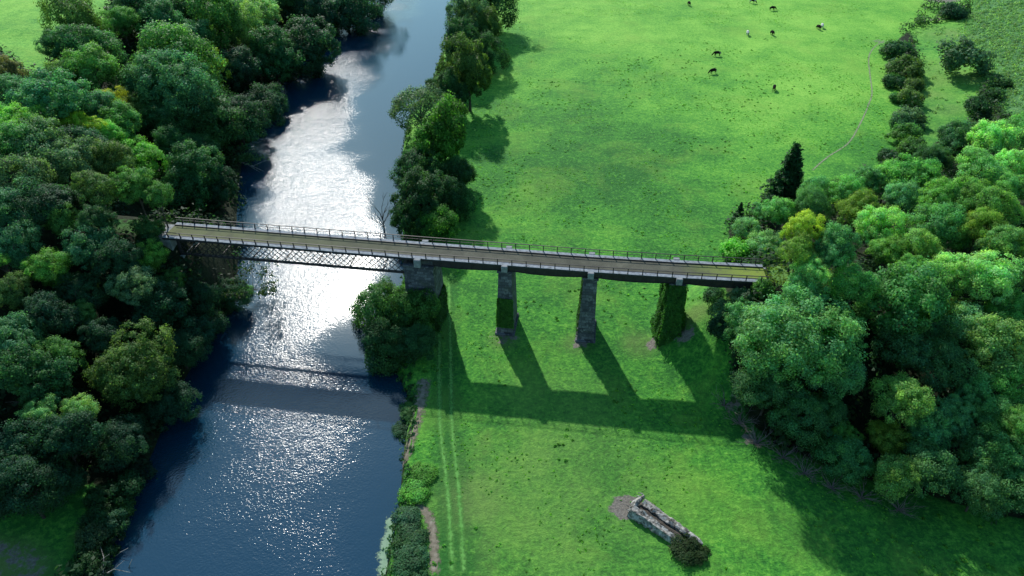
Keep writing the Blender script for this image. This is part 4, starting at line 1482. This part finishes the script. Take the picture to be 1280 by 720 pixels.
for i in (2, 3, 4):
    c = MID[i]
    d = normal_at(i)
    ang = math.atan2(d.y, d.x) - PI / 2
    top, bot = (2.25, 4.5), (3.0, 5.8)
    p = pier_mb(bot[0], bot[1], top[0], top[1], -.6, DZ - 1.75).build('pier', STONE, br, loc=(c.x, c.y, 0))
    p.rotation_euler = (0, 0, ang)
    p['label'] = {2: 'stone pier with a green curtain of ivy on its lower half', 3: 'bare speckled stone pier', 4: 'pier wholly clad in dark green ivy'}[i]
    mb = MB()
    mb.box(-1.35, 1.35, -2.45, 2.45, DZ - 1.75, DZ - 1.35)
    mb.box(-1.1, 1.1, -2.2, 2.2, DZ - 1.35, DZ - 1.05)
    mb.build('pier_cap', STONE, p, bevel=.05)
    for sg in (-1, 1):
        mb = MB()
        mb.box(-.5, .5, sg * 2.86 - .34, sg * 2.86 + .34, DZ - .95, DZ + .16)
        mb.build('pilaster_block', PALE, p, bevel=.05)
    mb = MB()
    mb.box(-1.75, 1.75, -3.15, 3.15, -.5, .35)
    mb.build('plinth', STONE, p, bevel=.08)
    if i == 2:
        ivy(p, 2.9, 5.7, 2.6, 5.2, 1.7, 7.7, 3600, [0], .26, .16, (.045, .155, .03))
    if i == 4:
        ivy(p, 3.0, 5.8, 2.3, 4.6, .3, DZ - 1.5, 17000, [0, 1, 2, 3], .28, .95, (.045, .165, .036))
    if i == 3:
        ivy(p, 2.9, 5.7, 2.4, 5.0, 1.0, 11.0, 900, [3], .30, .35, (.035, .11, .03))
# broad pier at the river's edge
c = MID[1]
d = normal_at(1)
ang = math.atan2(d.y, d.x) - PI / 2
p = pier_mb(5.8, 6.4, 5.0, 5.2, -2.5, DZ - 1.7).build('pier', STONE, br, loc=(c.x - .2, c.y, 0))
p.rotation_euler = (0, 0, ang)
p['label'] = 'broad stone pier at the river edge behind trees'
mb = MB()
mb.box(-2.7, 2.7, -2.75, 2.75, DZ - 1.7, DZ - 1.3)
mb.build('pier_cap', STONE, p, bevel=.06)
mb = MB()
mb.box(-.8, 2.4, -2.3, 2.3, DZ - 1.3, DZ - .4)
mb.build('bearing_shelf', STONE, p)
for sg in (-1, 1):
    mb = MB()
    mb.box(-.55, .55, sg * 2.88 - .36, sg * 2.88 + .36, DZ - 1.29, DZ + .16)
    mb.build('pilaster_block', PALE, p, bevel=.05)
ivy(p, 5.7, 6.3, 5.4, 5.8, -1.5, 6.0, 4200, [0, 1], .34, .5, (.030, .105, .032))

# abutments
c = MID[0]
ang = math.atan2(d01.y, d01.x)
ab = link('abutment', None, br)
ab.location = (c.x, c.y, 0)
ab.rotation_euler = (0, 0, ang)
ab['label'] = 'left abutment of pale blue-grey stone among trees'
mb = MB()
mb.hexa([(-5, -3.0, -1), (4.0, -3.0, -1), (4.0, 3.0, -1), (-5, 3.0, -1), (-5, -2.6, DZ - 3.5), (2.9, -2.6, DZ - 3.5), (2.9, 2.6, DZ - 3.5), (-5, 2.6, DZ - 3.5)])
mb.box(-5, 1.2, -2.45, 2.45, DZ - 3.5, DZ - .4)
mb.build('wall', PALE, ab, bevel=.05)
mb = MB()
mb.hexa([(2.6, -5.0, -1), (3.8, -5.0, -1), (3.8, -3.01, -1), (2.6, -3.01, -1), (2.2, -3.6, 8.2), (3.0, -3.6, 8.2), (3.0, -2.75, 8.2), (2.2, -2.75, 8.2)])
mb.build('wing_wall', PALE, ab, bevel=.05)
c = MID[-1]
d45 = unit(NEAR[-2], NEAR[-1])
ab = link('abutment', None, br)
ab.location = (c.x, c.y, 0)
ab.rotation_euler = (0, 0, math.atan2(d45.y, d45.x))
ab['label'] = 'right abutment of pale stone half hidden by bushes'
mb = MB()
mb.hexa([(-2.6, -2.9, 1), (5, -2.9, 1), (5, 2.9, 1), (-2.6, 2.9, 1), (-1.6, -2.5, DZ - 1.6), (5, -2.5, DZ - 1.6), (5, 2.5, DZ - 1.6), (-1.6, 2.5, DZ - 1.6)])
mb.box(-.4, 5, -2.4, 2.4, DZ - 1.6, DZ - .4)
mb.build('wall', PALE, ab, bevel=.05)
mb = MB()
mb.hexa([(-1.2, -4.6, 4), (.2, -4.6, 4), (.2, -2.91, 4), (-1.2, -2.91, 4), (-.4, -2.9, DZ - .9), (.5, -2.9, DZ - .9), (.5, -2.5, DZ - .9), (-.4, -2.5, DZ - .9)])
mb.build('wing_wall', PALE, ab, bevel=.05)

# weathered rock face at the foot of the right embankment
mb = MB()
x, y = at(884, 422)
mb.tube([(x, y, -.5), (x - .2, y + .6, 1.2), (x + .2, y + 1.4, 2.6), (x + .6, y + 2.6, 3.4), (x + 1.2, y + 3.6, 3.6)], [.9, .9, .8, .6, .3], 8, .3)
mb.tube([(x + .4, y - 1.2, -.5), (x + .5, y - .8, .8), (x + .9, y + .2, 1.8)], [.8, .7, .3], 7, .3)
o = mb.build('rock_outcrop', PALE, None, False)
tag(o, 'pale rock outcrop at the foot of the right embankment', 'rock')

# grassy crest where the deck runs into the right bank: verge clumps
cx, cy = sample(lambda X, Y: (dist_line(X, Y, TRACK_E) < 3.2), 900, 40, 52, 84, 96)
scatter_cover('verge_grass', cx, cy, rng.uniform(.06, .2, len(cx)), 8, .16, (.15, .27, .05), .5, 'yellowish grass on the track where the deck meets the right bank', 'grass')

# ------------------------------------------------------------------ split log in the meadow


def logpts(a, b, n, wob, z0, z1):
    A, B = Vector((*at(*a), 0)), Vector((*at(*b), 0))
    out = []
    for k in range(n):
        f = k / (n - 1)
        p = A.lerp(B, f)
        p.x += random.uniform(-wob, wob)
        p.y += random.uniform(-wob, wob)
        p.z = z0 + (z1 - z0) * f + random.uniform(-.05, .05)
        out.append(p)
    return out


lgx, lgy = at(830, 662)
lt = thing('fallen_log', 'weathered grey log split lengthwise into two halves, lying in the meadow', 'log', (lgx, lgy, 0))


def shift(pts):
    return [Vector((p.x - lgx, p.y - lgy, p.z)) for p in pts]


mb = MB()
mb.tube(shift(logpts((789, 640), (852, 684), 16, .10, .50, .38)), [.86, .84, .80, .84, .70, .78, .72, .78, .64, .70, .60, .66, .56, .56, .44, .2], 12, .22)
mb.build('log_half', GREYBARK, lt, False)
mb = MB()
mb.tube(shift(logpts((804, 632), (878, 683), 18, .10, .50, .36)), [.64, .62, .58, .62, .56, .56, .62, .52, .58, .50, .56, .48, .52, .44, .46, .38, .34, .15], 11, .24)
mb.build('log_half', GREYBARK, lt, False)
mb = MB()
mb.tube(shift(logpts((798, 640), (868, 688), 16, .12, .36, .26)), [.5, .48, .52, .46, .5, .44, .5, .42, .46, .4, .44, .38, .4, .34, .3, .15], 9, .3)
mb.build('dark_gap_fill', BARK, lt, False)  # dark tube added to fill and darken the gap between the halves
mb = MB()
A, B = at(788, 644), at(804, 624)
mb.tube(shift([Vector((A[0], A[1], .4)), Vector(((A[0] + B[0]) / 2 - .2, (A[1] + B[1]) / 2 + .2, .75)), Vector((B[0], B[1], .7))]), [.35, .5, .22], 9, .3)
for k in range(7):
    p = Vector((A[0], A[1], .5)).lerp(Vector((B[0], B[1], .7)), k / 6)
    mb.tube(shift([p, p + Vector((-.35 + random.uniform(-.2, .2), .25, .2)), p + Vector((-.7 + random.uniform(-.3, .3), .5 + random.uniform(-.3, .3), .25))]), [.16, .1, .03], 6, .2)
mb.build('root_end', GREYBARK, lt, False)

# ------------------------------------------------------------------ cows


def cow_mat():
    m, t, b = nt('cow_hide')
    v = ocoords(t)
    oi = N(t, 'ShaderNodeObjectInfo')
    sc_ = N(t, 'ShaderNodeSeparateColor')
    t.links.new(oi.outputs['Color'], sc_.inputs[0])
    add = N(t, 'ShaderNodeVectorMath', operation='ADD')
    t.links.new(v, add.inputs[0])
    cb = N(t, 'ShaderNodeCombineXYZ')
    t.links.new(math_(t, 'MULTIPLY', sc_.outputs[1], 40), cb.inputs[0])
    t.links.new(cb.outputs[0], add.inputs[1])
    n1 = noise(t, add.outputs[0], 1.5, 1, .4)
    f = math_(t, 'GREATER_THAN', n1, sc_.outputs[0])
    t.links.new(mixc(t, f, (.012, .011, .011), (.72, .70, .66)), b.inputs['Base Color'])
    b.inputs['Roughness'].default_value = .85
    b.inputs['Specular IOR Level'].default_value = .08
    return m


def cow_mesh():
    vs = [(-.85, 0, 1.22), (-.45, 0, 1.18), (.05, 0, 1.12), (.5, 0, 1.16), (.85, 0, 1.22), (1.2, 0, .98), (1.45, 0, .62), (1.62, 0, .36), (1.72, 0, .22)]
    rd = [.26, .38, .44, .40, .30, .22, .17, .145, .10]
    ed = [(i, i + 1) for i in range(8)]

    def chain(root, pts, rs):
        prev = root
        for p, r in zip(pts, rs):
            vs.append(p)
            rd.append(r)
            ed.append((prev, len(vs) - 1))
            prev = len(vs) - 1
    for s in (-1, 1):
        chain(0, [(-.78, s * .24, .88), (-.66, s * .25, .66), (-.86, s * .25, .46), (-.82, s * .25, .06)], [.20, .13, .075, .07])
        chain(3, [(.58, s * .23, .80), (.62, s * .23, .44), (.58, s * .23, .06)], [.16, .085, .07])
        chain(6, [(1.33, s * .19, .72), (1.29, s * .30, .74)], [.05, .035])
    chain(0, [(-1.08, 0, 1.14), (-1.16, 0, .8), (-1.15, 0, .5)], [.06, .035, .05])
    me = bpy.data.meshes.new('cow')
    me.from_pydata(vs, ed, [])
    o = bpy.data.objects.new('tmp', me)
    C.objects.link(o)
    sk = o.modifiers.new('skin', 'SKIN')
    for i, r in enumerate(rd):
        me.skin_vertices[0].data[i].radius = (r, r)
    me.skin_vertices[0].data[2].use_root = True
    o.modifiers.new('sub', 'SUBSURF').levels = 2
    dg = bpy.context.evaluated_depsgraph_get()
    me2 = bpy.data.meshes.new_from_object(o.evaluated_get(dg))
    bpy.data.objects.remove(o)
    me2.materials.clear()
    me2.materials.append(cow_mat())
    for p in me2.polygons:
        p.use_smooth = True
    return me2


cow_me = cow_mesh()
COWS = [(861, 6, 95, .80, 'black cow at the top edge, leftmost of the herd'), (940, 3, -20, .56, 'black and white cow at the very top edge of the meadow'), (965, 12, 10, .78, 'black cow just below the one at the very top edge'),
        (934, 43, 80, .34, 'white cow facing away, left of the upright black cow'), (965, 43, 95, .78, 'black cow standing lengthwise right of the white cow'), (1023, 36, 100, .80, 'black cow of the close pair at the right of the herd'),
        (1027, 34, 75, .36, 'white cow of the close pair at the right of the herd'), (896, 69, 185, .68, 'black cow with a white flank, upper of the two at the left'), (891, 91, 200, .70, 'black cow with a white flank, lower of the two at the left'),
        (967, 112, 70, .80, 'dark cow nearest to the bridge, alone below the herd')]
for i, (u, v, a, k, lab) in enumerate(COWS):
    x, y = at(u, v + 1)
    o = link('cow', cow_me)
    o.location = (x, y, -.02)
    o.rotation_euler = (0, 0, math.radians(a))
    o.scale = (1.12, 1.12, 1.12)
    o.color = (k, (i * .37) % 1, 0, 1)
    tag(o, lab, 'cow', 'cattle grazing in the upper meadow')

# ------------------------------------------------------------------ light
SUN_AZ, SUN_EL = math.radians(-16.8), math.radians(34.4)
sd_ = bpy.data.lights.new('sun', 'SUN')
sd_.energy = 5.0
sd_.angle = math.radians(.9)
sd_.color = (1.0, .955, .88)
sun = bpy.data.objects.new('sun', sd_)
C.objects.link(sun)
to_sun = Vector((math.sin(SUN_AZ) * math.cos(SUN_EL), math.cos(SUN_AZ) * math.cos(SUN_EL), math.sin(SUN_EL)))
sun.rotation_euler = to_sun.to_track_quat('Z', 'Y').to_euler()
sun.location = (0, 0, 120)
w = bpy.data.worlds.new('World')
scene.world = w
w.use_nodes = True
t = w.node_tree
sky = t.nodes.new('ShaderNodeTexSky')
sky.sky_type = 'NISHITA'
sky.sun_disc = False
sky.sun_elevation = SUN_EL
sky.sun_rotation = SUN_AZ
sky.air_density = 1.0
sky.dust_density = .3
sky.ozone_density = 1.0
bg = t.nodes['Background']
bg.inputs['Strength'].default_value = .15
t.links.new(mixc(t, 1.0, sky.outputs[0], (.76, 1.04, .99), 'MULTIPLY'), bg.inputs['Color'])

scene.view_settings.view_transform = 'Standard'
scene.view_settings.look = 'None'
scene.view_settings.exposure = 0
scene.view_settings.gamma = 1
scene.cycles.max_bounces = 6
scene.cycles.diffuse_bounces = 2
scene.cycles.glossy_bounces = 3
scene.cycles.transmission_bounces = 3
scene.cycles.transparent_max_bounces = 8
scene.cycles.use_denoising = True
scene.cycles.sample_clamp_direct = 12
scene.cycles.sample_clamp_indirect = 4
